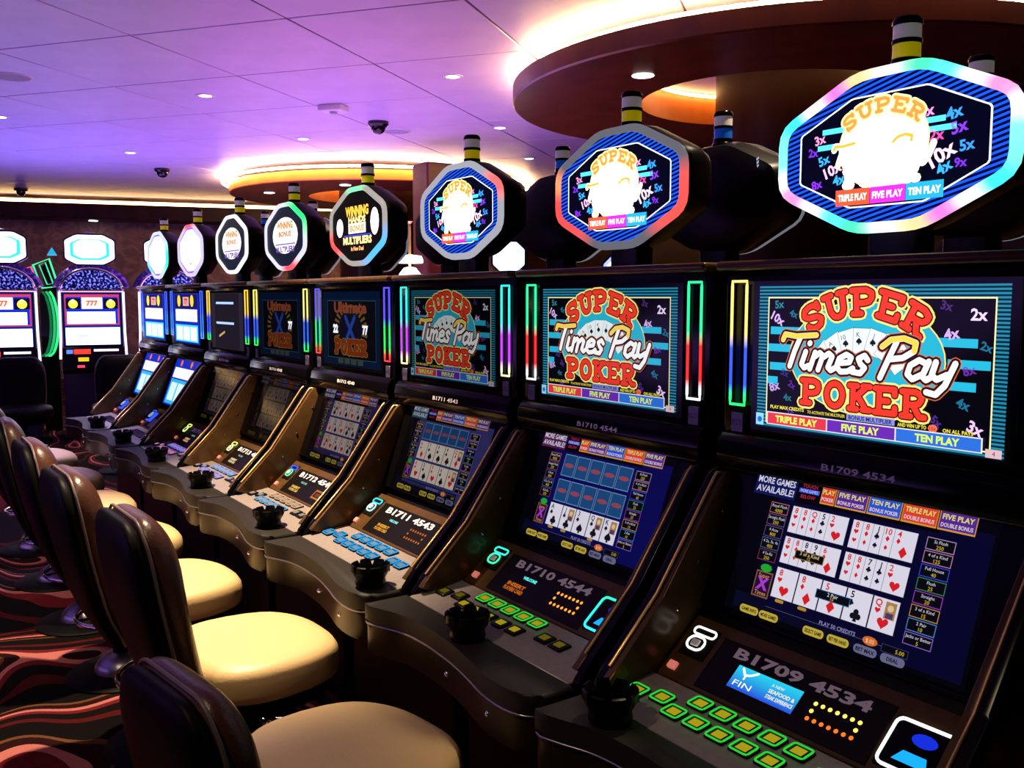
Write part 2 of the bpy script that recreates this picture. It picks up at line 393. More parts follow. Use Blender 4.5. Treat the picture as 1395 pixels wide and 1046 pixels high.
UW, UH = 0.509, 0.286
def super_times_art(dim=1.0):
    A = Art(); A.k = dim
    X = lambda a: (a - 0.5) * UW; Y = lambda b: (0.5 - b) * UH
    A.rect(X(0), Y(1), X(1), Y(0), hx('06202e'))
    A.up()
    for i in range(42):
        b = i / 42; A.rect(X(0), Y(b + 0.012), X(1), Y(b), hx('1f86a6'))
    A.up(); A.rect(X(.045), Y(.965), X(.957), Y(.075), hx('07060e'))
    A.up(); A.frame(X(.045), Y(.965), X(.957), Y(.075), 0.0026, hx('fff0b0'))
    A.up()
    rnd = random.Random(3)
    for s, a, b, h, c, r in (('10x', .095, .225, .017, 'e0b8ff', -.5), ('8x', .085, .70, .017, 'c0a0e0', .3), ('2x', .90, .175, .019, 'f0d8ff', 0), ('4x', .81, .29, .018, 'd8b0f0', .2),
                         ('3x', .905, .835, .019, 'f0c8ff', -.35), ('5x', .10, .125, .015, '2a7f90', .1), ('5x', .135, .60, .013, '3a2a80', -.3), ('4x', .15, .77, .013, '1c6f80', 0),
                         ('8x', .875, .50, .015, '6a2aa0', .3), ('3x', .79, .125, .015, '4a2a70', -.2), ('4x', .86, .70, .016, '1c6f90', -.3), ('5x', .77, .82, .014, '4a2a90', -.6),
                         ('4x', .17, .19, .013, '1c6f90', -.3), ('2x', .93, .36, .014, '1c6f90', -.3), ('9x', .165, .86, .012, '5a2a90', .2), ('2x', .17, .68, .012, '5a2a90', -.5)):
        A.text(s, X(a), Y(b), h, hx(c), rot=r, bold=.03)
    cy_ = hx('28b8dc')
    for a0, a1, b in ((.06, .2, .31), (.05, .18, .43), (.06, .16, .56), (.74, .90, .345), (.80, .945, .47), (.80, .90, .60), (.05, .10, .66)):
        A.rect(X(a0), Y(b + .025), X(a1), Y(b - .028), cy_)
    # disc
    A.up(); A.poly(circ(X(.475), Y(.47), .163, 40, .106), hx('ffe070'))
    A.up(); A.poly(circ(X(.475), Y(.47), .1605, 40, .1035), hx('25b4d2'))
    # fan of cards
    cards = [('Q', 's'), ('A', 's'), ('10', 's'), ('K', 's'), ('J', 's'), ('9', 's'), ('A', 'c')]
    for i, (rk, su) in enumerate(cards):
        t = R(51 - 17 * i); px, py = X(.475), Y(.63)
        ux, uy = -math.sin(t), math.cos(t); vx, vy = math.cos(t), math.sin(t)
        ctr = (px + ux * .098, py + uy * .078); w, h = .019, .024
        A.up(); A.poly([(ctr[0] + a * w * vx + b * h * ux, ctr[1] + a * w * vy + b * h * uy) for a, b in ((-1, -1), (1, -1), (1, 1), (-1, 1))], hx('1a3440'))
        A.up(); A.poly([(ctr[0] + a * (w - .0007) * vx + b * (h - .0007) * ux, ctr[1] + a * (w - .0007) * vy + b * (h - .0007) * uy) for a, b in ((-1, -1), (1, -1), (1, 1), (-1, 1))], hx('eaf4f4'))
        A.up(); A.text(rk, ctr[0] - .008 * vx + ux * .012, ctr[1] - .008 * vy + uy * .012, .009, hx('303a44'), rot=t)
        A.suit(su, ctr[0] - .006 * vx, ctr[1] - .006 * vy, .013, hx('101820'))
    # SUPER on an arc
    rad = 0.21
    def sup(i, x, y):
        ang = (i - 2 + (x - .5) * .82) * R(15.6); r = rad + (y - .5) * .043
        return (X(.475) + r * 0.99 * math.sin(ang), Y(.105) - rad + r * math.cos(ang))
    slab_word(A, 'SUPER', sup, 0, 0, hx('f03a2c'), hx('ffe680'), hx('501008'), .0112, .0240)
    # POKER
    def pok(i, x, y): return (X(.475) + (i - 2 + (x - .5) * .84) * .0535, Y(.790) + y * .043 - i * .001)
    slab_word(A, 'POKER', pok, 0, 0, hx('f03a2c'), hx('ffe680'), hx('501008'), .0112, .0240)
    times_pay(A, X(.10), X(.83), Y(.555), .066, -0.02, WHITE, hx('2a1014'), hx('d06a3a'))
    # small print and the three banners
    A.up()
    A.text('PLAY MAX CREDITS', X(.155), Y(.845), .0065, hx('f0e040'), maxw=.09, bold=.03)
    A.text('TO ACTIVATE THE MULTIPLIER', X(.335), Y(.853), .0055, hx('d8c838'), maxw=.085, bold=.03)
    A.rect(X(.425), Y(.875), X(.62), Y(.835), hx('8a90e0'))
    A.text('AND WIN UP TO', X(.685), Y(.862), .0062, hx('f0e040'), maxw=.055, bold=.03)
    A.poly(circ(X(.762), Y(.862), .009, 8, .007), hx('ff7050')); A.text('ON ALL PAYS', X(.85), Y(.866), .0062, hx('f0e040'), maxw=.07, bold=.03)
    A.up(); A.text('BONUS MULTIPLIER', X(.522), Y(.855), .0075, hx('20206a'), maxw=.09, bold=.03); A.text('10x', X(.762), Y(.862), .006, hx('5a0a0a'))
    A.rect(X(.058), Y(.972), X(.935), Y(.882), hx('e8e8f0'))
    A.up()
    for a0, a1, c in ((.063, .338, 'e0384a'), (.343, .622, '6a2cb0'), (.627, .930, '2f6fd8')): A.rect(X(a0), Y(.966), X(a1), Y(.889), hx(c))
    A.up()
    for a, s in ((.20, 'TRIPLE PLAY'), (.483, 'FIVE PLAY'), (.778, 'TEN PLAY')): A.text(s, X(a), Y(.927), .0125, hx('d8f060'), maxw=.118, bold=.045)
    # little corner emblems
    A.rect(X(.004), Y(.985), X(.042), Y(.90), hx('8ed8f4')); A.rect(X(.945), Y(.99), X(.998), Y(.94), hx('d8b8c0'))
    A.up(); A.poly(circ(X(.023), Y(.945), .006, 10), hx('2a6ad0')); A.text('4', X(.972), Y(.965), .008, hx('902040'))
    return A.mesh('screen_artwork')

def ultimate_x_art(dim=1.0, flare=()):
    A = Art(); A.k = dim
    X = lambda a: (a - 0.5) * UW; Y = lambda b: (0.5 - b) * UH
    A.rect(X(0), Y(1), X(1), Y(0), hx('102c58')); A.up(); A.rect(X(.09), Y(.9), X(.93), Y(.12), hx('0a1020'))
    A.up(); A.frame(X(.09), Y(.9), X(.93), Y(.12), .002, hx('3a90b0'))
    A.up()
    for i in range(26):
        t = 2 * math.pi * i / 26; A.poly([(X(.5), Y(.52)), (X(.5) + .15 * math.cos(t), Y(.52) + .10 * math.sin(t)), (X(.5) + .15 * math.cos(t + .12), Y(.52) + .10 * math.sin(t + .12))], hx('b08a2a'))
    A.up(); A.poly(circ(X(.5), Y(.50), .105, 24, .07), hx('1a1a3a'))
    A.up(); A.text('Ultimate', X(.5), Y(.21), .040, hx('d86a4a'), width=.29, bold=.05); A.line([(X(.42), Y(.66)), (X(.58), Y(.34))], .020, hx('3a6af0')); A.line([(X(.42), Y(.34)), (X(.58), Y(.66))], .020, hx('3a6af0'))
    def pok(i, x, y): return (X(.5) + (i - 2 + (x - .5) * .84) * .058, Y(.82) + y * .046)
    slab_word(A, 'POKER', pok, 0, 0, hx('c84a20'), hx('e0a050'), hx('301008'), .013, .022)
    A.up()
    for i in range(4): A.rect(X(.28 + i * .115), Y(.97), X(.375 + i * .115), Y(.89), hx('5a6a60'))
    A.k = 1
    for s, a in flare: A.text(s, X(a), Y(.50), .030, (1.0, 1.05, 1.3), bold=.06)
    return A.mesh('screen_artwork')

def dark_lines_art():
    A = Art(); X = lambda a: (a - 0.5) * UW; Y = lambda b: (0.5 - b) * UH
    A.rect(X(0), Y(1), X(1), Y(0), hx('2c2632')); A.up()
    A.rect(X(.12), Y(.99), X(.88), Y(.01), hx('1e1a26')); A.up()
    A.rect(X(.16), Y(.20), X(.72), Y(.16), hx('9fb8ff', 1.6)); A.rect(X(.16), Y(.56), X(.72), Y(.52), hx('9fb8ff', 1.6))
    A.line([(X(.25), Y(.78)), (X(.42), Y(.70))], .012, hx('d0a070'))
    return A.mesh('screen_artwork')

def bright_game_art(k=1.0, low=False):
    A = Art(); A.k = k; X = lambda a: (a - 0.5) * UW; Y = lambda b: (0.5 - b) * UH
    A.rect(X(0), Y(1), X(1), Y(0), hx('1430c8')); A.up()
    if not low:
        A.rect(X(.05), Y(.30), X(.95), Y(.02), hx('1a1a60')); A.up()
        for a in (.22, .74):
            A.poly(circ(X(a), Y(.15), .034, 14), hx('ffd040', 1.3))
        A.rect(X(.38), Y(.25), X(.62), Y(.07), hx('f0b0b0')); A.up(); A.text('777', X(.5), Y(.16), .03, hx('e02828'), bold=.05)
        A.rect(X(.07), Y(.56), X(.93), Y(.32), (1.6, 1.4, 1.7)); A.rect(X(.05), Y(.97), X(.95), Y(.63), hx('48d0ff', 1.2)); A.up()
        for i in range(3): A.rect(X(.10 + i * .28), Y(.94), X(.34 + i * .28), Y(.67), (1.3, 1.8, 2.0))
        for i in range(3): A.rect(X(.07), Y(.40 + i * .07), X(.93), Y(.395 + i * .07), hx('a0b0ff'))
    else:
        A.rect(X(.05), Y(.97), X(.95), Y(.45), hx('38b8f0', 1.1)); A.rect(X(.05), Y(.42), X(.95), Y(.2), (1.1, 1.1, 1.6)); A.up()
        for i in range(3): A.rect(X(.10 + i * .28), Y(.90), X(.34 + i * .28), Y(.52), (.8, 1.1, 1.5))
        A.poly(circ(X(.25), Y(.10), .020, 10), hx('ff8040')); A.poly(circ(X(.65), Y(.10), .020, 10), hx('ff8040'))
    return A.mesh('screen_artwork')

RED = hx('e02028'); INK = hx('141420')
def scol(s): return RED if s in 'hd' else INK
def card(A, x, y, w, h, rk, su, big=True, paper='e8e4f4'):
    """x,y lower left"""
    A.rect(x, y, x + w, y + h, hx('404058')); A.d += A.step; A.rect(x + .0008, y + .0008, x + w - .0008, y + h - .0008, hx(paper)); A.d += A.step
    c = scol(su)
    A.text(rk, x + w * .24, y + h * .84, h * .20, c, maxw=w * .34, bold=.02)
    A.suit(su, x + w * .24, y + h * .60, h * .20, c)
    if big:
        if rk in 'JQK':
            A.rect(x + w * .50, y + h * .42, x + w * .90, y + h * .92, hx('b08850')); A.d += A.step
            A.poly(circ(x + w * .70, y + h * .74, w * .12, 8), hx('e8c8a0')); A.rect(x + w * .56, y + h * .44, x + w * .84, y + h * .60, hx('5a3a6a'))
        A.suit(su, x + w * .52, y + h * .26, h * .40, c)
    else:
        A.suit(su, x + w * .24, y + h * .30, h * .18, c)
    A.d -= 2 * A.step
    if big and rk in 'JQK': A.d -= A.step

def hand(A, x, y, w, h, cards, fan=True, paper='e8e4f4'):
    """five cards, overlapped into one hand when fan is set"""
    n = len(cards)
    if fan:
        cw = w * .34; st = (w - cw) / (n - 1); d0 = A.d
        for i, (rk, su) in enumerate(cards): card(A, x + i * st, y, cw, h, rk, su, i == n - 1, paper); A.d += 3 * A.step
        A.d = d0
    else:
        cw = w / n * .975
        for i, (rk, su) in enumerate(cards): card(A, x + i * w / n, y, cw, h, rk, su, True, paper)

def paybox(A, x, y, w, h, c, t1, t2):
    A.rect(x, y, x + w, y + h, hx(c)); A.d += A.step; A.rect(x + .0013, y + .0013, x + w - .0013, y + h - .0013, hx('0a0a10')); A.d += A.step
    A.text(t1, x + w / 2, y + h * .70, h * .26, hx('d8d8e8'), maxw=w * .9); A.text(t2, x + w / 2, y + h * .28, h * .30, hx('e0c030'), maxw=w * .6); A.d -= 2 * A.step

def oval_btn(A, x, y, w, h, c, t):
    A.poly(rrect(w, h, h * .45, 3, x, y), hx(c)); A.d += A.step; A.text(t, x, y, h * .42, hx('101010'), maxw=w * .8, bold=.03); A.d -= A.step

PAYS = [('St Flush', '250', 'b090c0'), ('4 of a Kind', '125', 'c080a0'), ('Full House', '40', '3a4af0'), ('Flush', '25', '3a8a5a'), ('Straight', '20', 'a040c0'), ('3 of a Kind', '15', 'c0905a'), ('2 Pair', '10', '4a90d8'), ('Jacks or Better', '5', '8a60d0')]
def poker_screen(layout, dim=1.0, head='12185a', paper='e8e4f4', bg='08082c'):
    A = Art(); A.k = dim
    X = lambda a: (a - 0.5) * UW; Y = lambda b: (0.5 - b) * UH
    A.rect(X(0), Y(1), X(1), Y(0), hx('04040a')); A.up()
    A.rect(X(.12), Y(.90), X(.985), Y(.16), hx(bg)); A.rect(X(.80), Y(.97), X(.985), Y(.10), hx(bg)); A.rect(X(.04), Y(.97), X(.80), Y(.86), hx('0a0a24'))
    A.up(); A.rect(X(.0), Y(.155), X(.20), Y(.0), hx(head)); A.up()
    A.text('MORE GAMES', X(.1), Y(.045), .013, hx('d8d8f0'), maxw=.093, bold=.02); A.text('AVAILABLE!', X(.1), Y(.11), .013, hx('d8d8f0'), maxw=.093, bold=.02)
    A.rect(X(.212), Y(.085), X(.305), Y(.055), hx('4a58e0')); A.text('TOUCH', X(.258), Y(.035), .007, hx('d03048')); A.text('BELOW', X(.258), Y(.11), .007, hx('d03048'))
    A.up(); A.text('MORE GAMES', X(.258), Y(.07), .006, hx('d0d8ff'), maxw=.04)
    for i, (c, t1, t2) in enumerate((('e0402a', 'PLAY', 'POKER'), ('5a2c98', 'FIVE PLAY', 'BONUS POKER'), ('2c58d8', 'TEN PLAY', 'BONUS POKER'), ('e8452a', 'TRIPLE PLAY', 'DOUBLE BONUS'), ('5a2c98', 'FIVE PLAY', 'DOUBLE BONUS'))):
        a0 = .315 + i * .136 - (.07 if i else 0); a1 = a0 + (.062 if i == 0 else .132)
        if a0 + .132 > .97: a1 = .97
        A.rect(X(a0), Y(.135), X(a1), Y(.005), hx('e0a038')); A.up(); A.rect(X(a0) + .0015, Y(.125), X(a1) - .0015, Y(.02), hx(c)); A.up()
        A.text(t1, X((a0 + a1) / 2), Y(.05), .009, hx('e8e080'), maxw=(a1 - a0) * UW * .85, bold=.03); A.text(t2, X((a0 + a1) / 2), Y(.10), .007, hx('f0d8e8'), maxw=(a1 - a0) * UW * .85, bold=.02)
        A.d -= 2 * A.step
    A.up()
    # pay boxes
    for i, (t1, t2, c) in enumerate(PAYS):
        b = .19 + i * .083; paybox(A, X(.765), Y(b + .076), .052, .0215, c, t1, t2)
    for i in range(5):
        t1, t2, c = (('Royal Flush', '4000', 'c06a6a'), ('Straight Flush', '250', '705070'), ('4 Aces', '800', '6a4a90'), ('4 2s, 3s, 4s', '400', '406a90'), ('4 5s-Ks', '250', '803a50'))[i]
        b = .19 + i * .085; paybox(A, X(.10), Y(b + .078), .044, .0218, c, t1, t2)
    A.poly(circ(X(.155), Y(.655), .014, 10, .008), hx('20b030')); A.rect(X(.115), Y(.86), X(.195), Y(.68), hx('8a5a30')); A.up()
    A.rect(X(.12), Y(.85), X(.19), Y(.69), hx('2a1040')); A.up(); A.text('X', X(.155), Y(.765), .022, hx('b040d0'), bold=.05); A.text('Super', X(.155), Y(.71), .008, hx('e0a030')); A.text('Times', X(.155), Y(.83), .008, hx('e0a030'))
    layout(A, X, Y)
    A.up()
    A.line([(X(.2), Y(.905)), (X(.72), Y(.905))], .0006, hx('6060a0'), False); A.text('PLAY 50 CREDITS', X(.52), Y(.89), .007, hx('8a88c0'), bold=.02)
    for a, t, c in ((.13, 'GAME INFO', 'c8b040'), (.225, 'MORE GAMES', 'c8b040'), (.43, 'SELECT GAME', 'c8b040'), (.535, 'BET PER HAND', 'c8b040'), (.645, 'BET MAX', '6a6a90'), (.75, 'DEAL', '6a6a90')):
        oval_btn(A, X(a), Y(.965), .046, .0155, c, t)
    A.poly(circ(X(.655), Y(.90), .015, 12, .008), hx('e07030')); A.rect(X(.70), Y(.935), X(.80), Y(.885), hx('303058')); A.up(); A.rect(X(.703), Y(.93), X(.797), Y(.89), hx('0a0a14')); A.text('$.05', X(.655), Y(.90), .007, hx('ffe0a0')); A.up(); A.text('5.00', X(.77), Y(.91), .007, hx('d8c030'))
    return A.mesh('screen_artwork')

H = lambda s: [((t[:-1]), t[-1]) for t in s.split()]
def lay_m1(A, X, Y):
    hand(A, X(.205), Y(.375), .130, .054, H('8h 8d Qd 5c 2h')); hand(A, X(.475), Y(.375), .132, .054, H('8h 8d Js 10d 4d'))
    hand(A, X(.205), Y(.59), .130, .054, H('8h 8d 8c 9c 6d')); hand(A, X(.475), Y(.59), .132, .054, H('8h 8d 7c Jc 2h'))
    hand(A, X(.205), Y(.83), .268, .060, H('8h 8d 5d 5c Qh'), False)
    A.d += 20 * A.step
    A.rect(X(.27), Y(.535), X(.40), Y(.475), hx('a07828')); A.rect(X(.40), Y(.745), X(.545), Y(.685), hx('2a6090')); A.up()
    A.rect(X(.273), Y(.53), X(.397), Y(.48), hx('0c0a08')); A.rect(X(.403), Y(.74), X(.542), Y(.69), hx('080c18')); A.up()
    A.text('3 of a Kind', X(.335), Y(.493), .007, hx('e8d8a0'), maxw=.058); A.text('15', X(.335), Y(.518), .006, hx('e0b030')); A.text('2 Pair', X(.472), Y(.705), .007, hx('e8e8f0')); A.text('10', X(.472), Y(.727), .006, hx('e0b030'))
    for i in (0, 1): A.poly(rrect(.020, .006, .0028, 3, X(.255 + i * .105), Y(.845)), hx('c09030'))
def cardback(A, x, y, w, h):
    A.rect(x, y, x + w, y + h, hx('6a98c8')); A.d += A.step; A.rect(x + .002, y + .002, x + w - .002, y + h - .002, hx('1c4a80')); A.d += A.step
    A.poly(circ(x + w / 2, y + h / 2, w * .38, 10, h * .10), hx('984858')); A.d -= 2 * A.step
def lay_m2(A, X, Y):
    for r in range(2):
        for i in range(5): cardback(A, X(.225 + i * .105), Y(.385 + r * .235), .050, .058)
    hand(A, X(.215), Y(.85), .272, .060, H('Ac Jc 3s Qc Ks'), False)
    A.d += 6 * A.step
    for i in (0, 1, 3): A.poly(rrect(.020, .006, .0028, 3, X(.265 + i * .105), Y(.86)), hx('c09030'))
def lay_m3(A, X, Y):
    for i in range(5): cardback(A, X(.215 + i * .105), Y(.375), .052, .056)
    hand(A, X(.215), Y(.605), .272, .060, H('Ad 7s 9s 4c Qd'), False, 'e8d8c8'); hand(A, X(.215), Y(.835), .272, .060, H('Ah 5s 9h 6c Jh'), False, 'e8d8c8')
def lay_m4(A, X, Y):
    for r, s in enumerate(('Kc 4d 7s 9h As', '2d 6c 8h Js 3c', 'Qd 5h 10c 7h Ks')): hand(A, X(.23), Y(.375 + .23 * r), .265, .060, H(s), False, 'd8c4c0')

NUM = ['B1709 4534', 'B1710 4544', 'B1711 4543', 'B1712 4540', 'B1713 4542', 'B1714 4541', '', '']
BARC = [('ffe680', '3a5cff', '30f080'), ('30f0a0', 'ff3030', 'f0f8ff'), ('30f0e0', 'c840ff', 'fff4c0'), ('5a50ff', '30e060', 'ff4040'),
        ('f8f080', '2a60f0', '30f070'), ('ffd040', '3a50ff', '40f070'), ('4060ff', '3a80ff', '60a0ff'), ('4060ff', '3a80ff', '60a0ff')]

# ------------------------------------------------------------------ the room
CZ = 3.26
# floor
o = obj('floor', mesh('floor', [(-20, -9, 0), (8, -9, 0), (8, 12, 0), (-20, 12, 0)], [(0, 1, 2, 3)]), 'carpet'); structure(o, 'dark carpet with red, pink and brown waves')
# ceiling slab with panels
ceil = obj('ceiling', box('ceiling', -20, 8, -9, 12, CZ + 0.012, CZ + 0.15), 'joint'); structure(ceil, 'pale panelled ceiling tinted with violet light')
ga = R(37.0); gx = Vector((math.cos(ga), math.sin(ga))); gy = Vector((-math.sin(ga), math.cos(ga))); PS = 1.22
g0 = Vector((-7.51, 0.29))
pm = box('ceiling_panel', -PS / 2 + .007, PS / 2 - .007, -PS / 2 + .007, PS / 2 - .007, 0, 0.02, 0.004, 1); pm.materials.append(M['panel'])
NEAR = (-3.9, 4.6); FAR = (-12.0, 5.0)
for i in range(-14, 14):
    for j in range(-14, 14):
        c = g0 + gx * (i + .5) * PS + gy * (j + .5) * PS
        if not (-17.2 < c.x < 1.5 and -3.2 < c.y < 8.6): continue
        q = c - Vector((1.02, -1.5)); fwd = q.x * -0.823 + q.y * 0.568; side = q.x * 0.568 + q.y * 0.823
        if fwd < 2.6 or abs(side) > fwd * 0.62 + 1.2: continue
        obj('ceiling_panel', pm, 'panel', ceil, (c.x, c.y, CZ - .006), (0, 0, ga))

# walls
wd = Vector((0.93, 3.49)).normalized(); wa = math.atan2(wd.y, wd.x)
w = obj('wall_left', box('wall_left', -9, 9, -0.2, 0.2, 0, CZ), 'wall', None, (-17.2 - .25, 2.2, 0), (0, 0, wa)); structure(w, 'brown damask papered end wall')
w = obj('wall_back', box('wall_back', -20, 8, 9.5, 9.8, 0, CZ), 'wooddk'); structure(w, 'dark wood rear wall')
# wall soffit with a lit cove
sf = obj('trim_1', box('trim_1', -9, 9, -0.35, 0.35, CZ - .42, CZ - .16, .01, 1), 'wooddk', None, (-16.75, 2.3, 0), (0, 0, wa)); structure(sf, 'dark wood soffit along the end wall')
cv = obj('cove_strip', box('cove_strip', -9, 9, -0.30, -0.22, CZ - .15, CZ - .10), 'covewall', sf, (0, 0, 0))
for q in (-3.1, -0.5):
    o = obj('soffit_light', lathe('soffit_light', [(0.001, -.004), (.075, -.004), (.075, .004), (.001, .004)], 16), 'lens', sf, (q, 0.1, CZ - .424))

def annulus(name, ro, ri, z0, z1, n=96, mats=('wood', 'wood', 'woodlit'), off=0.0):
    V = []; F = []
    prof = [(ro, z1), (ro, z0 + .012), (ro - .012, z0), (ri, z0), (ri, z1)]
    for r, z in prof:
        for i in range(n): t = 2 * math.pi * i / n; V.append((r * math.cos(t), r * math.sin(t) + (off if r == ri else 0), z))
    MI = []
    for k in range(5):
        k2 = (k + 1) % 5
        for i in range(n):
            j = (i + 1) % n; F.append((k * n + i, k2 * n + i, k2 * n + j, k * n + j)); MI.append([0, 0, 1, 2, 1][k])
    me = mesh(name, V, F)
    for m in mats: me.materials.append(M[m])
    me.polygons.foreach_set('material_index', MI); me.shade_smooth()
    try: me.set_sharp_from_angle(angle=R(35))
    except Exception: pass
    return me
def ringtube(name, r, z, rad, n=72):
    return tube_mesh(name, [[(r * math.cos(2 * math.pi * i / n), r * math.sin(2 * math.pi * i / n), z) for i in range(n)]], rad, 6, True)
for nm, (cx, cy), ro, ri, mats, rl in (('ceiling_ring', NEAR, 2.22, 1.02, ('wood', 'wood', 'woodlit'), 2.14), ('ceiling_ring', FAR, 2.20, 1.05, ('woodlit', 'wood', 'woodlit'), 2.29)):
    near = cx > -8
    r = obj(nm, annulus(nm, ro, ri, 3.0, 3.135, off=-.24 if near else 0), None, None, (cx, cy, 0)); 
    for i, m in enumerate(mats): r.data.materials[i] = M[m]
    structure(r, 'round cherry wood ceiling ring with downlight' if near else 'far round wood ceiling ring tinted with the orange glow of its rim')
    obj('cove_lamp', ringtube('cove_lamp', rl, 3.165, .018), 'cove', r)
    obj('inner_cove_lamp', ringtube('inner_cove_lamp', ri - .06, 3.225, .014), 'covewall', r, (0, -.24 if near else 0, 0))
    obj('ring_core', annulus('ring_core', ro - .3, ri + .002, 3.13, CZ - .002, off=-.24 if near else 0), None, r)
    for dx, dy in (((.044, -1.638),) if near else ((1.2, -1.1), (-.3, -1.62))):
        obj('ring_downlight', shared('ring_dl', lambda: lathe('ring_downlight', [(.001, -.006), (.055, -.006), (.075, -.003), (.078, .004), (.001, .004)], 20)), 'lens', r, (dx, dy, 3.0))
    c = obj('column', lathe('column', [(.60, 0), (.60, 3.1), (.60, CZ - .01)], 48), 'wooddk', None, (cx, cy, 0)); structure(c, 'round dark wood column under the ' + ('near' if near else 'far') + ' ceiling ring')
c = obj('column', box('column', -.9, .9, -.35, .35, 0, CZ - .01, .02, 1), 'wooddk', None, (1.2, 6.3, 0)); structure(c, 'broad dark wood pillar behind the nearest machine')
c = obj('column', box('column', -.18, .18, -.18, .18, 0, 3.0, .02, 1), 'wood', None, (-8.4, 3.9, 0)); structure(c, 'slim red wood post behind the row of machines')

# downlights on a slanted grid
def downlight(x, y, label, lit, power):
    t = thing('downlight', label, 'downlight', (x, y, CZ - .006), 0, 'recessed ceiling downlights')
    obj('trim_ring', shared('dl_trim', lambda: lathe('trim_ring', [(.052, .002), (.056, -.006), (.085, -.006), (.090, .002)], 24)), 'trimw', t)
    obj('lamp_lens', shared('dl_lens', lambda: lathe('lamp_lens', [(.001, -.004), (.056, -.004), (.056, .001), (.001, .001)], 24)), 'lens', t)
    d = bpy.data.lights.new('downlight_lamp', 'SPOT'); d.energy = power; d.color = (1.0, 0.78, 0.52); d.spot_size = R(66); d.spot_blend = 0.55; d.shadow_soft_size = 0.05
    l = bpy.data.objects.new('downlight_lamp', d); COL.objects.link(l); l.parent = t; l.location = (0, 0, -.03)
DL = [((-5.56, 2.46), 'round downlight above the octagonal signs beside the near ceiling ring', 150), ((-7.41, 1.03), 'round downlight in the violet-lit ceiling left of the smoke detector', 150),
      ((-9.05, 2.60), 'small round downlight below the smoke detector', 150), ((-11.21, 1.23), 'small round downlight above the far dome camera', 200),
      ((-7.23, 4.04), 'small round downlight just below the near ring cove glow', 150), ((-8.81, 5.55), 'smallest downlight low between the two ceiling rings', 150),
      ((-9.54, -0.35), 'round downlight cut by the left edge of the photo', 150)]
for (x, y), lb, pw in DL: downlight(x, y, lb, True, pw)
# downlights of the same grid out of the picture, over the seats and the aisle
for x, y, pw in ((-2.26, -0.68, 880), (-5.75, -0.54, 460), (-0.41, 0.75, 240), (-0.58, -2.25, 75), (-3.9, 0.89, 120), (-4.09, -2.11, 220), (-7.6, -2.0, 260)):
    d = bpy.data.lights.new('downlight_lamp', 'SPOT'); d.energy = pw; d.color = (0.66, 0.52, 1.0) if x == -5.75 else (1.0, 0.76, 0.48); d.spot_size = R(100 if x == -0.58 else 62); d.spot_blend = 0.6; d.shadow_soft_size = 0.05
    l = bpy.data.objects.new('downlight_lamp', d); COL.objects.link(l); l.location = (x, y, CZ - .04)

def dome_camera(x, y, label):
    t = thing('dome_camera', label, 'camera', (x, y, CZ - .006), 0, 'ceiling dome cameras')
    obj('mount', shared('dc_mount', lambda: lathe('mount', [(.001, 0), (.105, 0), (.105, -.03), (.085, -.05), (.001, -.05)][::-1], 24)), 'dome', t)
    obj('dome', shared('dc_dome', lambda: lathe('dome', [(.001, -.125), (.03, -.12), (.055, -.105), (.07, -.08), (.075, -.05), (.001, -.05)], 24)), 'dome', t)
dome_camera(-7.66, 2.84, 'black dome camera on the ceiling beside the round speaker')
dome_camera(-12.47, 1.92, 'small black dome camera left of the far glowing ring')
dome_camera(-16.2, 0.62, 'tiny black dome camera over the lit wall cove')
def speaker(x, y, label):
    t = thing('ceiling_speaker', label, 'speaker', (x, y, CZ - .006), 0, 'round ceiling speakers')
    obj('rim', shared('sp_rim', lambda: lathe('rim', [(.14, .002), (.145, -.007), (.16, -.007), (.165, .002)], 32)), 'trimw', t)
    obj('grille', shared('sp_gr', lambda: lathe('grille', [(.001, -.005), (.145, -.005), (.145, .001), (.001, .001)], 32)), 'grille', t)
speaker(-8.04, 3.24, 'round ceiling speaker right of a black dome camera')
speaker(-7.59, -0.47, 'round ceiling speaker at the upper left corner')
t = thing('smoke_detector', 'grey boxy smoke detector on the violet-lit ceiling', 'detector', (-7.18, 2.14, CZ - .006))
obj('housing', box('housing', -.12, .12, -.09, .09, -.055, 0, .012, 2), 'trimw', t, rot=(0, 0, R(40)))
obj('sensor', lathe('sensor', [(.001, -.075), (.03, -.073), (.04, -.055), (.001, -.055)], 16), 'grille', t)

# ------------------------------------------------------------------ the video poker machines
TH_L = -math.asin(.348); TH_P = -math.asin(.767); TH_D = -1.428
LC = (-.0395, .985); PC = (-.1635, .771); DC = (-.2985, .711)
def wavy():
    ctrl = [(-.360, -.492), (-.335, -.497), (-.29, -.483), (-.22, -.458), (-.12, -.449), (0, -.455), (.10, -.470), (.19, -.487), (.27, -.490), (.325, -.475), (.352, -.445)]
    out = []
    for i in range(len(ctrl) - 1):
        p0 = ctrl[max(i - 1, 0)]; p1 = ctrl[i]; p2 = ctrl[i + 1]; p3 = ctrl[min(i + 2, len(ctrl) - 1)]
        for s in range(4):
            t = s / 4
            out.append(tuple(0.5 * ((2 * p1[k]) + (-p0[k] + p2[k]) * t + (2 * p0[k] - 5 * p1[k] + 4 * p2[k] - p3[k]) * t * t + (-p0[k] + 3 * p1[k] - 3 * p2[k] + p3[k]) * t ** 3) for k in (0, 1)))
    out.append(ctrl[-1]); return out
WAVE = wavy()
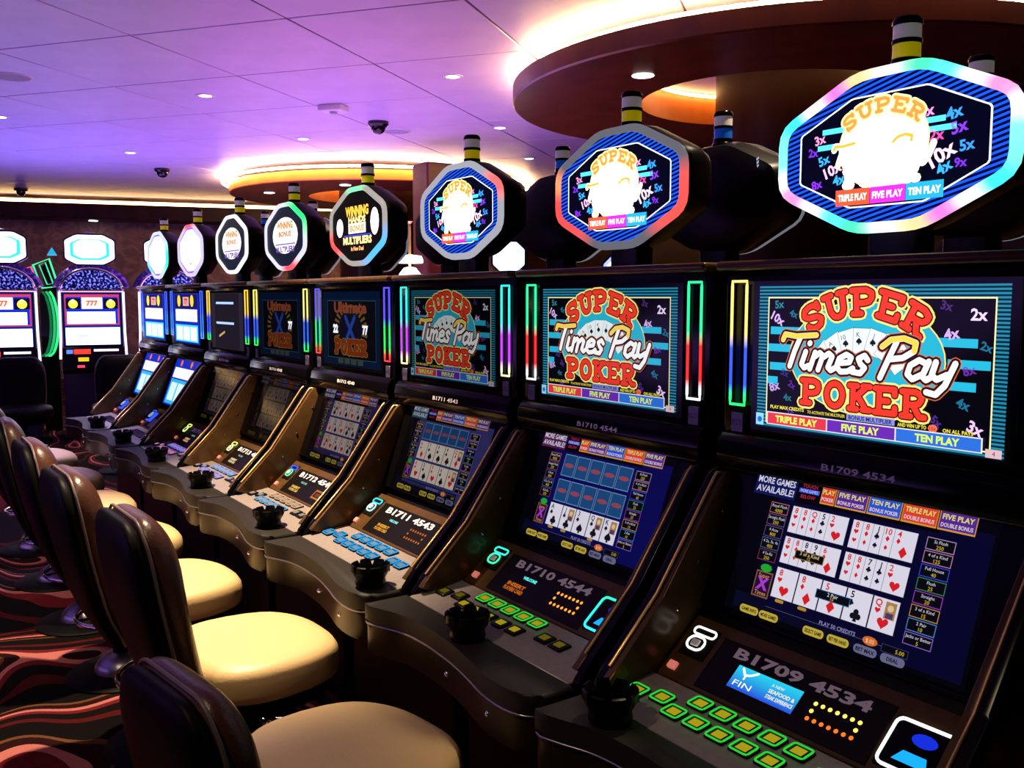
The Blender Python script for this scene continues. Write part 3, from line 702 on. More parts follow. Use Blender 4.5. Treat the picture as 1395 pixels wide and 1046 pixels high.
def octagon(w, h, a=.29, b=.44, r=0.03, n=3):
    P = [(1, -b), (1, b), (a, 1), (-a, 1), (-1, b), (-1, -b), (-a, -1), (a, -1)]
    P = [(x * w / 2, y * h / 2) for x, y in P]; out = []
    for i in range(8):
        p = Vector(P[i]); q0 = Vector(P[i - 1]); q1 = Vector(P[(i + 1) % 8])
        d0 = (q0 - p); d1 = (q1 - p); l0 = min(r, d0.length * .35); l1 = min(r, d1.length * .35)
        A_ = p + d0.normalized() * l0; B_ = p + d1.normalized() * l1
        for k in range(n + 1):
            t = k / n; out.append(tuple(A_ * (1 - t) ** 2 + p * 2 * t * (1 - t) + B_ * t * t))
    return out
def resample(path, step):
    P = [Vector(p) for p in path]; out = []
    for i in range(len(P)):
        a = P[i]; b = P[(i + 1) % len(P)]; m = max(1, int((b - a).length / step))
        for k in range(m): out.append(a.lerp(b, k / m))
    return out
TW, TH_, TZ, TY = .475, .290, 1.749, .035
def topper_housing():
    L = []
    for s, y in ((1.0, TY + .002), (1.03, TY + .012), (1.03, TY + .055), (.94, TY + .095), (.70, TY + .115)):
        L.append([(x * s, y, TZ + z * s) for x, z in octagon(TW, TH_)])
    return loft('topper_housing', L, True, 30)
def topper_ring_mesh(colfn, k):
    path = resample(octagon(TW - .012, TH_ - .012), .012)
    V = []; F = []; C = []; n = len(path); sec = [(-.010, .002), (-.008, -.009), (0, -.013), (.008, -.009), (.011, .002)]
    for i, p in enumerate(path):
        d = (path[(i + 1) % n] - path[i - 1]).normalized(); nr = Vector((d.y, -d.x)); ang = math.atan2(p.y / TH_, p.x / TW)
        c = colfn(ang, p.x / (TW / 2), p.y / (TH_ / 2))
        for u, v in sec: q = p + nr * u; V.append((q.x, TY + v, TZ + q.y)); C.append(tuple(v_ * k for v_ in c))
    m = len(sec)
    for i in range(n):
        j = (i + 1) % n
        for s in range(m - 1): F.append((i * m + s, i * m + s + 1, j * m + s + 1, j * m + s))
    return mesh('topper_ring', V, F, True, C)
RB = ['8affff', 'ffffff', 'ff9ad8', 'ffffff', '60ffff', '50ffc0', 'ffffff', 'ffe0a0', 'ff80e0', 'ffffff', '40e8ff', '80ffe0']
def rainbow(ang, x, y):
    t = (ang / (2 * math.pi) % 1) * 24; i = int(t); f = t - i; f = max(0, min(1, (f - .25) * 2)); a = hx(RB[i % 12]); b = hx(RB[(i + 1) % 12])
    return tuple((a[q] * (1 - f) + b[q] * f) * 1.25 for q in range(3))
def mixc(base, spots):
    """spots: (x, y, radius, colour) lit stretches of the ring"""
    def fn(ang, x, y):
        c = hx(base)
        for sx, sy, r, cc in spots:
            d = math.hypot(x - sx, y - sy); f = max(0, min(1, 1.6 * (1 - d / r))); cc_ = hx(cc, 1.5) if isinstance(cc, str) else cc
            c = tuple(c[q] * (1 - f) + cc_[q] * f for q in range(3))
        return c
    return fn
RINGC = [rainbow, mixc('6a6a74', [(-1, -.5, .8, 'ff4a48'), (1, -.35, .7, 'ff5048'), (-.9, .2, .3, 'ff9060')]), mixc('b0b0bc', [(1, .5, .45, 'ff6868')]),
         mixc('b8b0a8', [(.7, -.6, .7, '50b0ff'), (-.9, -.5, .5, 'ff5050'), (0, 1, .4, '80f0b0')]), mixc('f0f0ff', [(.7, .6, .8, '30ff80'), (.3, -1, .5, 'ff5060')]),
         mixc('ffffff', []), mixc('e8d8ff', [(0, 1, .5, 'ff4a5a')]), mixc('e0f0ff', [(1, -.2, .7, '40ffd0'), (-.8, -.6, .5, '60d0ff')])]

def topper_art(kind):
    A = Art(.0001); o8 = octagon(TW - .030, TH_ - .030, r=.012)
    if kind == 'super':
        A.poly(o8, hx('02083a')); A.up()
        cl = [(x, y) for x, y in o8]
        for i in range(-24, 25):
            y0 = i * .0095
            q = clip_convex([(-.3, y0 - .045), (.3, y0 + .105), (.3, y0 + .1095), (-.3, y0 - .0405)], cl)
            if len(q) > 2: A.poly(q, hx('1a5cff', 1.2))
        inn = [(x * .86, y * .78) for x, y in octagon(TW - .03, TH_ - .03, a=.40, b=.46, r=.004, n=1)]
        A.up(); A.poly(inn, hx('f4f8ff', 1.6)); A.up(); A.poly([(x * .982, y * .972) for x, y in inn], hx('04061c')); A.up()
        for s, x, y, h, c, r in (('3x', -.145, .035, .017, 'ff9ad0', .2), ('5x', -.135, -.005, .017, '3ab0ff', .3), ('10x', -.115, -.025, .020, 'ffc8f0', .4), ('4x', -.10, -.045, .018, '3ab0ff', .2), ('8x', -.15, -.05, .016, '8a30f0', .2), ('2x', -.16, .012, .015, '7a30e0', 0),
                             ('8x', .075, .055, .018, 'ff9ae0', .1), ('4x', .125, .045, .020, '3aa0ff', .2), ('5x', .135, .02, .020, '8a3af8', .2), ('2x', .095, .012, .018, 'f050b0', 0), ('5x', .15, -.012, .018, '3a9aff', .1), ('10x', .105, -.022, .026, 'ffd8f8', .5), ('4x', .11, -.045, .019, '3ab0ff', .5), ('9x', .14, -.04, .015, '7a30e0', 0)):
            A.text(s, x, y, h, hx(c, 1.4), rot=r, bold=.03)
        for x0, x1, y in ((-.14, -.08, .047), (-.15, -.08, .018), (.06, .11, .038), (.07, .13, .022)): A.rect(x0, y - .005, x1, y + .005, hx('50d8ff', 1.8))
        # blown-out lit logo
        A.up(); A.poly(circ(-.01, .010, .092, 40, .080), hx('ffe49a', 2.0))
        A.up(); A.poly(circ(-.01, .010, .089, 40, .077), hx('d8f8ff', 2.2))
        A.up(); A.poly(circ(-.012, .018, .060, 24, .045), (3.0, 3.0, 3.0))
        rad = .115
        def sup(i, x, y):
            an = (i - 2 + (x - .5) * .8) * R(18); rr = rad + (y - .5) * .022
            return (-.012 + rr * math.sin(an), .080 - rad + rr * math.cos(an))
        slab_word(A, 'SUPER', sup, 0, 0, hx('ff9a50', 1.35), hx('fff0a0', 2.2), hx('ffd070', 1.8), .0062, .0150)
        def pok(i, x, y): return (-.012 + (i - 2 + (x - .5) * .84) * .0300, -.058 + y * .026)
        slab_word(A, 'POKER', pok, 0, 0, (2.8, 2.6, 2.4), hx('fff0c0', 2.6), hx('ffe0b0', 2.2), .0080, .0170)
        times_pay(A, -.120, .090, -.020, .038, 0, (3.2, 3.1, 3.0), hx('ffd8c0', 2.0), hx('ffe8d0', 2.6))
        A.up()
        for x0, x1, c in ((-.105, -.032, 'ff5a38'), (-.031, .040, 'f030ff'), (.041, .112, '28b0f0')):
            A.rect(x0, -.096, x1, -.066, hx(c, 1.4)); 
        A.up()
        for x0, x1, c, s in ((-.105, -.032, 'fff0e8', 'TRIPLE PLAY'), (-.031, .040, 'fff0ff', 'FIVE PLAY'), (.041, .112, 'f0fcff', 'TEN PLAY')):
            A.text(s, (x0 + x1) / 2, -.081, .012, hx(c, 2.0), maxw=.062, bold=.04)
    elif kind == 'win':
        A.poly(o8, hx('06060a')); A.up()
        A.poly(circ(-.155, .0, .030, 16, .036), (2.4, 2.4, 2.6)); A.poly(circ(.15, .01, .034, 16, .05), (2.4, 2.3, 2.4)); A.up()
        def arc(i, n, s, y, rad, h, c, wd):
            pass
        A.text('WINNING', 0, .058, .034, hx('ffc040', 1.7), width=.20, bold=.05); A.text('HANDS', 0, .026, .022, hx('ffe090', 1.8), width=.15, bold=.05)
        A.rect(-.075, -.026, .075, .012, (2.2, 2.0, 1.8)); A.up(); A.text('BONUS', 0, -.007, .022, hx('ff9038', 1.4), width=.12, bold=.05)
        A.rect(-.12, -.036, .12, -.031, hx('3a40d0', 1.5)); A.text('MULTIPLIERS', 0, -.052, .026, hx('ffd890', 1.8), width=.25, bold=.05); A.text('in New Deal', 0, -.083, .015, hx('ffb070', 1.6), width=.11, bold=.04)
    elif kind == 'winbright':
        A.poly(o8, hx('0c1a34')); A.up(); A.poly(circ(0, .005, .150, 24, .080), (1.7, 1.6, 1.45)); A.up()
        A.text('WINNING', 0, .050, .030, hx('d88a10', 1.0), width=.19, bold=.05); A.text('BONUS', 0, .012, .022, hx('e08030', 1.0), width=.15, bold=.05)
        A.rect(-.12, -.036, .12, -.030, hx('5a50d0', 1.5)); A.text('MULTIPLIERS', 0, -.055, .024, hx('7a50c0', 1.0), width=.22, bold=.05)
    else:
        A.poly(o8, hx('8a60f0', 1.4)); A.up(); A.poly([(x * .93, y * .90) for x, y in o8], (2.6, 2.5, 2.8)); A.up()
        A.text('777', 0, -.085, .02, hx('9040d0', 1.2), bold=.05)
    return A.mesh('topper_face')

def lightbar(cols):
    w, z0, z1, r = .0195, 1.256, 1.514, .0032
    c = [hx(x, 1.35) for x in cols]
    def at(z):
        t = (z1 - z) / (z1 - z0)   # 0 at top
        def sm(a, b, f): f = max(0, min(1, f)); return tuple(a[q] * (1 - f) + b[q] * f for q in range(3))
        if t < .62: return sm(c[0], c[1], (t - .42) / .12)
        return sm(c[1], c[2], (t - .84) / .08)
    loop = [(-w, z0)] + [(-w, z0 + (z1 - z0) * i / 24) for i in range(25)] + [(w, z1 - (z1 - z0) * i / 24) for i in range(25)]
    seen = []
    for p in loop:
        if not seen or math.hypot(p[0] - seen[-1][0], p[1] - seen[-1][1]) > 1e-6: seen.append(p)
    path = [(x, 0, z) for x, z in seen]
    v, f, cc = tube(path, r, 6, True, [at(z) for x, z in seen])
    return mesh('light_bar', v, f, True, cc)

def glow_loop(name, pts, r, c, k=1.6):
    v, f, cc = tube([(x, 0, y) for x, y in pts], r, 6, True, [hx(c, k)] * len(pts)); return mesh(name, v, f, True, cc)
def ink_text(name, s, h, width, mat='ink', bold=.02):
    V, F, w, y0, y1 = text_geo(s, bold); sx = width / w; sy = h / .7
    return mesh(name, [((x - w / 2) * sx, 0, (y - .35) * sy) for x, y in V], F)

# colours of the button glow, card reader, note slot, deck displays
BTN = [('30e040', 'e8d020', '30e040', 'e8d020'), ('30e040', 'd8c828', None, 'd8c020'), ('38b8ff', 'b0e0ff', '38b8ff', 'a0d8ff'), ('ffc890', 'ffe0c0', '80c8ff', 'ffe0c8'), ('a0c0ff', 'f0e8ff', 'c0a8ff', 'f0e0ff'), ('8080ff', 'e0a0d0', 'c060a0', 'e0c0f0')]
READER = [('ffffff', 'ffffff', 1.7), ('30e8d0', '40f0b0', 1.5), ('40e0f0', 'c0fcff', 1.4), ('3a60ff', '70f0b0', 1.5), ('e8ff70', 'e8ffb0', 1.5), ('d8ff70', 'e0ff90', 1.5), ('3a60ff', '90b0ff', 1.2), ('3a60ff', '90b0ff', 1.2)]
NOTE = [('ffffff', 'ffffff', 1.6), ('30f0c0', '30d8f0', 1.5), ('40e8f0', 'e0ffff', 1.4), ('30f0b0', '3a60ff', 1.3), ('6a90ff', 'e0e0ff', 1.2), ('4060f0', '5070ff', .9), ('4060f0', '5070ff', .8), ('4060f0', '5070ff', .8)]

MLABEL = ['large black poker machine numbered B1709 4534 showing a bright Super Times Pay screen', 'black poker machine numbered B1710 4544 with green and red light bars',
          'black poker machine numbered B1711 4543 with cyan and magenta light bars', 'black poker machine with blue, green and red light bars and a dim Ultimate X screen',
          'black poker machine with yellow, blue and green bars under a green-edged octagonal sign', 'poker machine with two white lines across its dark upper screen',
          'slot machine at the row\'s far part under a red-tipped white octagonal sign', 'last slot machine of the row under the narrowest white octagonal sign']
def reader_paths():
    slot = rrect(.056, .016, .0078, 4); ring = rrect(.042, .030, .0145, 5)
    return slot, ring

def make_machine(k, x, y=0.0, rz=0.0):
    t = thing('poker_machine', MLABEL[k], 'slot machine', (x, y, 0), rz, 'row of machines with octagonal signs')
    S = shared
    obj('base_cabinet', S('base', lambda: box('base_cabinet', -.335, .335, -.20, .255, .08, .61, .008, 1)), 'satin', t)
    obj('plinth', S('plinth', lambda: box('plinth', -.32, .32, -.15, .24, 0, .08)), 'satin', t)
    obj('lower_body', S('lbody', lambda: prism_x('lower_body', [(.255, 1.13), (.04, 1.125), (-.075, .83), (-.19, .715), (-.355, .688), (-.355, .65), (-.20, .61), (.255, .61)], -.318, .318)), 'satin', t)
    ub = obj('upper_cabinet', S('ubody', lambda: box('upper_cabinet', -.352, .352, .004, .255, 1.125, 1.540, .006, 2)), 'black', t)
    obj('cabinet_cap', S('cap', lambda: box('cabinet_cap', -.356, .356, -.028, .260, 1.536, 1.556, .008, 3)), 'bronze', t)
    us = obj('upper_screen', S('uscr', lambda: box('upper_screen', -.272, .272, -.002, .004, 1.207, 1.515, .001, 1)), 'black', t)
    art = {0: lambda: super_times_art(1.15), 1: lambda: super_times_art(.88), 2: lambda: super_times_art(.36), 3: lambda: ultimate_x_art(.24, (('22', .24), ('77', .76))), 4: lambda: ultimate_x_art(.16, (('77', .76),)), 5: dark_lines_art, 6: lambda: bright_game_art(1.0), 7: lambda: bright_game_art(1.15)}[k]()  # third to sixth screens dimmed: off-angle fade put into their colours
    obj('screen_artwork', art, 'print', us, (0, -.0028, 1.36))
    lb = lightbar(BARC[k])
    for s in (-1, 1):
        obj('light_bar', lb, 'glow', t, (s * .308, -.0035, 0))
        if k < 6:
            b = obj('badge', S('badge', lambda: box('badge', -.0165, .0165, -.002, .004, -.021, .021, .0015, 1)), 'plate', t, (s * .308, -.001, 1.218))
            obj('badge_lettering', S('igt', lambda: ink_text('badge_lettering', 'IGT', .012, .026, bold=.03)), 'platetxt', b, (0, -.0024, 0))
    ns = obj('number_strip', S('lip', lambda: prism_x('number_strip', [(.03, 1.196), (-.006, 1.196), (-.020, 1.180), (-.026, 1.150), (-.018, 1.122), (.03, 1.118)], -.345, .345, .003)), 'black', t)
    obj('strip_edge', S('lipedge', lambda: tube_mesh('strip_edge', [[(-.345, -.014, 1.121), (.345, -.014, 1.121)]], .0022, 6)), 'bronze', ns)
    if NUM[k]: obj('number_lettering', ink_text('number_lettering', NUM[k], .012, .155), 'ink', ns, (0, -.0245, 1.160), (R(-10), 0, 0))
    # lower screen
    ls = obj('lower_screen', S('lscr', lambda: box('lower_screen', -.318, .318, 0, .02, -.152, .150, .002, 1)), 'black', t, (0, LC[0], LC[1]), (TH_L, 0, 0))
    la = {0: lambda: poker_screen(lay_m1, .85), 1: lambda: poker_screen(lay_m2, .78, '5a1850', bg='0c0c56'), 2: lambda: poker_screen(lay_m3, .42, '2a5a60', bg='3a3a78', paper='e8d4c0'), 3: lambda: poker_screen(lay_m4, .30, '3a2a50', bg='3a2e66'), 4: lambda: poker_screen(lay_m4, .045), 5: lambda: poker_screen(lay_m4, .06, bg='5a4458'), 6: lambda: bright_game_art(.9, True), 7: lambda: bright_game_art(1.0, True)}[k]()  # off-angle fade and the sixth's purple-brown reflection are put into the screen colours
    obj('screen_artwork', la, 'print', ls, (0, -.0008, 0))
    # side wings
    prof_o = [(.08, 1.13), (-.020, 1.122), (-.040, 1.105), (-.202, .876), (-.322, .752), (-.362, .705), (-.362, .66), (.08, .66)]
    prof_i = [(.08, 1.12), (-.020, 1.112), (-.036, 1.098), (-.20, .872), (-.325, .748), (-.352, .722), (-.30, .70), (.08, .70)]
    for s in (-1, 1):
        wo = obj('side_wing', S('wo%d' % s, lambda: prism_x('side_wing', prof_o, s * .334, s * .356, .004)), 'black', t)
        wi = obj('wing_lining', S('wi%d' % s, lambda: prism_x('wing_lining', prof_i, s * .316, s * .335, .003)), 'bronze', wo)
        ed = [(s * .3335, y - .003, z + .002) for y, z in ((-.012, 1.106), (-.030, 1.108), (-.040, 1.096), (-.12, .985), (-.20, .874), (-.325, .750))]
        obj('wing_trim', S('wt%d' % s, lambda: tube_mesh('wing_trim', [ed], .0034, 6)), 'gold', wo)
        for q, (yy, zz) in enumerate(((-.03, 1.03), (-.10, .93), (-.16, .84))):
            obj('screw', S('screw%d' % s, lambda: lathe('screw', [(.001, 0), (.0045, 0), (.0035, .002), (.001, .0025)], 10)), 'chrome', wo, (s * .3158, yy, zz), (0, R(-90 * s), 0))
    # slanted information panel
    dp = obj('deck_panel', S('dpanel', lambda: box('deck_panel', -.316, .316, 0, .012, -.0763, .0763, .002, 1)), 'bronze', t, (0, PC[0], PC[1]), (TH_P, 0, 0))
    obj('panel_inlay', S('dinlay', lambda: box('panel_inlay', -.215, .166, -.0015, .001, -.068, .050, .001, 1)), 'deckblk', dp)
    if NUM[k]: obj('number_lettering', ink_text('number_lettering', NUM[k], .0215, .300, bold=.035), 'ink', dp, (-.022, -.002, .029))
    A = Art()
    if k == 0:
        for i in range(10): A.rect(-.148, -.041 + i * .0049, .002, -.041 + (i + 1) * .0049, tuple(a * (1 - i / 9) + b * i / 9 for a, b in zip(hx('2a5ae0'), hx('28d0f0'))))
        A.up(); A.line([(-.135, .004), (-.124, -.008), (-.112, -.004), (-.100, .005)], .005, (1.1, 1.1, 1.1)); A.line([(-.122, -.006), (-.122, -.016)], .004, (1.1, 1.1, 1.1)); A.text('FIN', -.118, -.028, .012, (1.1, 1.1, 1.1), width=.042)
        A.text('A NEW', -.062, -.004, .006, WHITE, align='L'); A.text('SEAFOOD &', -.062, -.016, .0075, WHITE, align='L', bold=.02); A.text('STEAK EXPERIENCE', -.062, -.028, .0075, WHITE, align='L', maxw=.060, bold=.02)
    elif k < 6:
        tint = [None, '58f0e8', '90f0f0', '80c8b8', '90b0b0', '50a090'][k]; amb = ['', 'c06018', 'f0a838', 'f8c860', 'f8e0a8', 'e0a878'][k]
        A.text('WELCOME', -.085, -.002, .008, hx(tint, 1.1), width=.055, bold=.05); A.text('INSERT', -.115, -.030, .010, hx(amb, 1.0), width=.075, bold=.05); A.text('PLAYERS CARD', -.115, -.044, .010, hx(amb, 1.0), width=.08, bold=.05)
    lc = ['ffd860', 'ff9a30', 'd07028', 'e08038', 'c04020', 'ff5a30'][k] if k < 6 else 'c060d0'; A.up()
    if k in (0, 1, 2):
        for r_, row in enumerate(((0, 1, 2, 3, 4, 5, 6), (0, 6), (0, 1, 2, 3, 4, 5, 6))):
            for c_ in row:
                A.poly(circ(.034 + c_ * .0148, -.004 - r_ * .0155, .0042, 10), hx(lc if r_ < 2 or k else 'ff6a20', 1.6 if k < 2 else 1.0))
    elif k < 6:
        A.frame(.05, -.045, .13, -.005, .008, hx(lc, .8)); A.rect(.07, -.033, .11, -.018, hx(lc, .3))
    else:
        A.rect(-.28, -.03, -.16, .04, hx('3a60ff', .9)); A.rect(-.14, -.06, .16, .0, hx('3a2a60', .7)); A.poly(circ(.09, -.02, .012), hx('ffd0a0', 1.2))
    obj('panel_displays', A.mesh('panel_displays'), 'print', dp, (0, -.0022, 0))['kind'] = 'stuff'
    sl, rg = reader_paths(); c1, c2, kk = READER[k]
    rd = obj('card_reader', S('reader', lambda: box('card_reader', -.034, .034, -.003, .002, -.040, .034, .002, 1)), 'deckblk', dp, (-.262, 0, .022))
    obj('reader_slot_glow', glow_loop('reader_slot_glow', [(x_, y_ + .020) for x_, y_ in sl], .0024, c1, kk), 'glow', rd, (0, -.004, 0))
    obj('reader_ring_glow', glow_loop('reader_ring_glow', [(x_ - .005, y_ - .008) for x_, y_ in rg], .0026, c2, kk), 'glow', rd, (0, -.004, 0))
    obj('reader_button', S('rbtn', lambda: box('reader_button', -.010, .010, -.006, 0, -.008, .008, .003, 2)), 'white', rd, (-.005, -.003, -.008))
    obj('service_button', S('svc', lambda: box('service_button', -.011, .011, -.007, .002, -.009, .009, .003, 2)), 'service', dp, (-.285, 0, -.048))
    c1, c2, kk = NOTE[k]
    na = obj('note_slot', S('note', lambda: box('note_slot', -.056, .056, -.004, .002, -.048, .048, .003, 1)), 'black', dp, (.228, 0, -.010))
    pts = rrect(.102, .086, .012, 4); cs = [tuple((a * (y_ + .043) / .086 + b * (.043 - y_) / .086) for a, b in zip(hx(c1, kk), hx(c2, kk))) for x_, y_ in pts]
    v, f, cc = tube([(x_, 0, y_) for x_, y_ in pts], .0030, 6, True, cs); obj('note_slot_glow', mesh('note_slot_glow', v, f, True, cc), 'glow', na, (0, -.005, 0))
    A = Art()
    if k < 4:
        A.poly([(-.03, -.028), (.03, -.028), (.022, -.008), (-.018, -.008)], hx('18a8ff', 1.2 if k < 3 else .5)); A.poly(circ(.006, .018, .022, 14, .012), hx('1830e0', 1.0)); obj('note_arrow', A.mesh('note_arrow'), 'print', na, (0, -.0046, 0))
    # button deck
    bd = obj('button_deck', S('bdeck', lambda: box('button_deck', -.340, .334, 0, .012, -.0773, .0773, .003, 1)), 'silver', t, (0, DC[0], DC[1]), (TH_D, 0, 0))
    if k < 6:
        spots = [(-.282, -.001, 0), (-.225, .012, 0)] + [(-.156 + .056 * i, .044, 1) for i in range(5)] + [(-.172 + .056 * i, -.010, 2) for i in range(5)] + [(.140, .012, 0), (.194, .012, 0)]
        g1, cap, g2, cap2 = BTN[k]
        for bx, by, rw in spots:
            gl = g1 if rw == 1 else (g2 if rw == 2 else (g2 if k in (0, 2) else None)); 
            b = obj('button', S('btn', lambda: box('button', -.0225, .0225, -.006, .002, -.0190, .0190, .004, 2)), 'satin', bd, (bx, 0, by))
            cm = S(('cap', k, rw), lambda: mesh('button_cap', *cap_geo(), False, [hx(cap if rw == 1 else cap2, .50 if rw else (.16 if k == 1 else .45))] * 8)); obj('button_cap', cm, 'glow', b, (0, -.006, 0))
            if gl:
                gm = S(('bg', k, rw), lambda: glow_loop('button_glow', rrect(.0395, .0330, .005, 2), .0019, gl, .85)); obj('button_glow', gm, 'glow', b, (0, -.0066, 0))
    else:
        obj('touch_pad', S('tpad', lambda: box('touch_pad', -.15, .15, -.004, .002, -.03, .03, .002, 1)), 'satin', bd, (0, 0, .01))
    # wrist rest with its S-curved front, and the housing below
    rear = [(.352, -.368), (-.360, -.368)]
    obj('wrist_rest', S('wrist', lambda: prism_z('wrist_rest', WAVE + rear, .656, .700, .010, 3)), 'rubber', t)
    fh = obj('deck_housing', S('dhouse', lambda: prism_z('deck_housing', [(x_ * .985, y_ + .004) for x_, y_ in WAVE] + [(.346, -.25), (-.354, -.25)], .575, .650, .008, 2)), 'housing', t)
    obj('housing_trim', S('htrim', lambda: tube_mesh('housing_trim', [[(x_ * .985, y_ + .001, .653) for x_, y_ in WAVE]], .003, 6)), 'steel', fh)
    for sx, sy in ((-.02, -.452), (.205, -.486)):
        obj('stud', S('stud', lambda: lathe('stud', [(.001, 0), (.008, 0), (.007, .004), (.003, .007), (.001, .007)], 12)), 'chrome', fh, (sx, sy + .004, .615), (R(90), 0, 0))
    # sign on top
    th = obj('topper_housing', S('thouse', topper_housing), 'satin', t)
    kind = ['super', 'super', 'super', 'win', 'winbright', 'winbright', 'plain', 'plain'][k]
    obj('topper_face', S(('tface', kind), lambda: topper_art(kind)), 'glow', th, (0, TY - .003, TZ))
    obj('topper_ring', topper_ring_mesh(RINGC[k], 1.0), 'glow', th)
    obj('topper_neck', S('tneck', lambda: prism_z('topper_neck', rrect(.11, .055, .012, 3, 0, .085), 1.55, 1.625)), 'satin', th)
    signal_light(t, 'yellow')
    return t
def cap_geo():
    w, h, d = .0120, .0098, .0022
    V = [(-w, 0, -h), (w, 0, -h), (w, 0, h), (-w, 0, h), (-w * .8, -d, -h * .8), (w * .8, -d, -h * .8), (w * .8, -d, h * .8), (-w * .8, -d, h * .8)]
    F = [(4, 5, 6, 7), (0, 1, 5, 4), (1, 2, 6, 5), (2, 3, 7, 6), (3, 0, 4, 7)]
    return V, F
M['service'] = pmat('service_lens', (0.8, 0.25, 0.2), 0.3, emit=(1.0, 0.25, 0.2), estr=0.5)
def signal_light(t, colour):
    S = shared
    sl = obj('signal_light', S('slbase', lambda: lathe('signal_light', [(.030, 1.882), (.030, 1.898), (.0265, 1.902), (.0265, 1.912), (.020, 1.913), (.020, 1.980), (.001, 1.981)], 24)), 'black', t, (0, .08, 0))
    obj('lower_lens', S('sllow' + colour, lambda: lathe('lower_lens', [(.0245, 1.912), (.0245, 1.938), (.021, 1.9385), (.021, 1.9118)], 24)), colour, sl)
    obj('band', S('slband', lambda: lathe('band', [(.0265, 1.938), (.0265, 1.946), (.021, 1.9465), (.021, 1.9378)], 24)), 'black', sl)
    obj('upper_lens', S('slup', lambda: lathe('upper_lens', [(.0245, 1.946), (.0245, 1.971), (.021, 1.9715), (.021, 1.9458)], 24)), 'white', sl)
    obj('cap', S('slcap', lambda: lathe('cap', [(.0265, 1.971), (.0265, 1.979), (.022, 1.985), (.001, 1.986)], 24)), 'black', sl)

PIT = .7432
for k in range(8): make_machine(k, -PIT * k)

# the row back to back with it: only its top shows, so its machines carry their cabinet, sign and signal light
BL = ['machine of the back row behind the nearest sign, white signal light at the photo edge', 'back row machine whose dark sign back carries a lit vent and a blue signal light', 'back row machine with a blue signal light between the second and third signs', 'back row machine hidden behind the third sign', 'back row machine behind the Winning sign', 'back row machine behind the green-edged sign', 'back row machine behind the sixth sign']
for k in range(7):
    t = thing('back_row_machine', BL[k], 'slot machine', (-.065 - .718 * k, .53, 0), math.pi, 'back row of machines')
    S = shared
    obj('base_cabinet', S('base', None), 'satin', t); obj('plinth', S('plinth', None), 'satin', t); obj('lower_body', S('lbody', None), 'satin', t)
    obj('upper_cabinet', S('ubody', None), 'black', t); obj('cabinet_cap', S('cap', None), 'bronze', t)
    th = obj('topper_housing', S('thouse', None), 'satin', t); obj('topper_neck', S('tneck', None), 'satin', th)
    obj('topper_ring', topper_ring_mesh(mixc('9a9aa8', []), .5), 'glow', th)
    obj('topper_face', S(('tface', 'win'), None), 'glow', th, (0, TY - .003, TZ))
    A = Art(.0003)
    for r_ in range(3):
        for c_ in range(8): A.rect(-.03 + c_ * .0085, -.012 + r_ * .009, -.025 + c_ * .0085, -.006 + r_ * .009, hx('d0dcff', 1.0 if k == 1 else .1))
    obj('vent', A.mesh('vent'), 'print', th, (-.165, TY + .098, TZ + .075), (0, 0, math.pi - .7))
    signal_light(t, 'blue')

# ------------------------------------------------------------------ ashtrays on the wrist rests
def ashtray_mesh():
    n = 48; V = []; F = []
    def rim(i):
        return -.022 if (i % 6) in (0,) else 0.0
    prof = [(.030, 0.0), (.040, .001), (.042, .010), (.040, .022), (.052, .044), (.053, .060), (.048, .062), (.040, .044), (.030, .016), (.001, .014)]
    for r, z in prof:
        for i in range(n):
            t = 2 * math.pi * i / n; zz = z + (rim(i) if z > .05 else 0); V.append((r * math.cos(t), r * math.sin(t), zz))
    for k in range(len(prof) - 1):
        for i in range(n):
            j = (i + 1) % n; F.append((k * n + i, k * n + j, (k + 1) * n + j, (k + 1) * n + i))
    F.append(tuple(range(n))[::-1]); return mesh('ashtray', V, F)
AX = [(-.235, -.410), (.005, -.408), (.265, -.418), (.215, -.415), (.165, -.415), (.165, -.41), (.19, -.41), (.24, -.41)]
AL = ['large black notched ashtray cut by the lower photo edge, on machine B1709', 'black notched ashtray in front of the green buttons of machine B1710', 'black notched ashtray at the corner of machine B1711 beside cyan buttons',
      'black notched ashtray on the fourth wrist rest, left of machine B1711', 'black notched ashtray on the fifth wrist rest beside a warm lit deck', 'black notched ashtray on the sixth wrist rest, bluish deck behind',
      'small black notched ashtray on the second wrist rest from the far end', 'smallest black notched ashtray on the farthest wrist rest']
for k in range(8):
    o = obj('ashtray', shared('ash', ashtray_mesh), 'ash', None, (-PIT * k + AX[k][0], AX[k][1], .7005)); o.rotation_euler[2] = k * .5
    tag(o, AL[k], 'ashtray', 'notched ashtrays along the wrist rests')

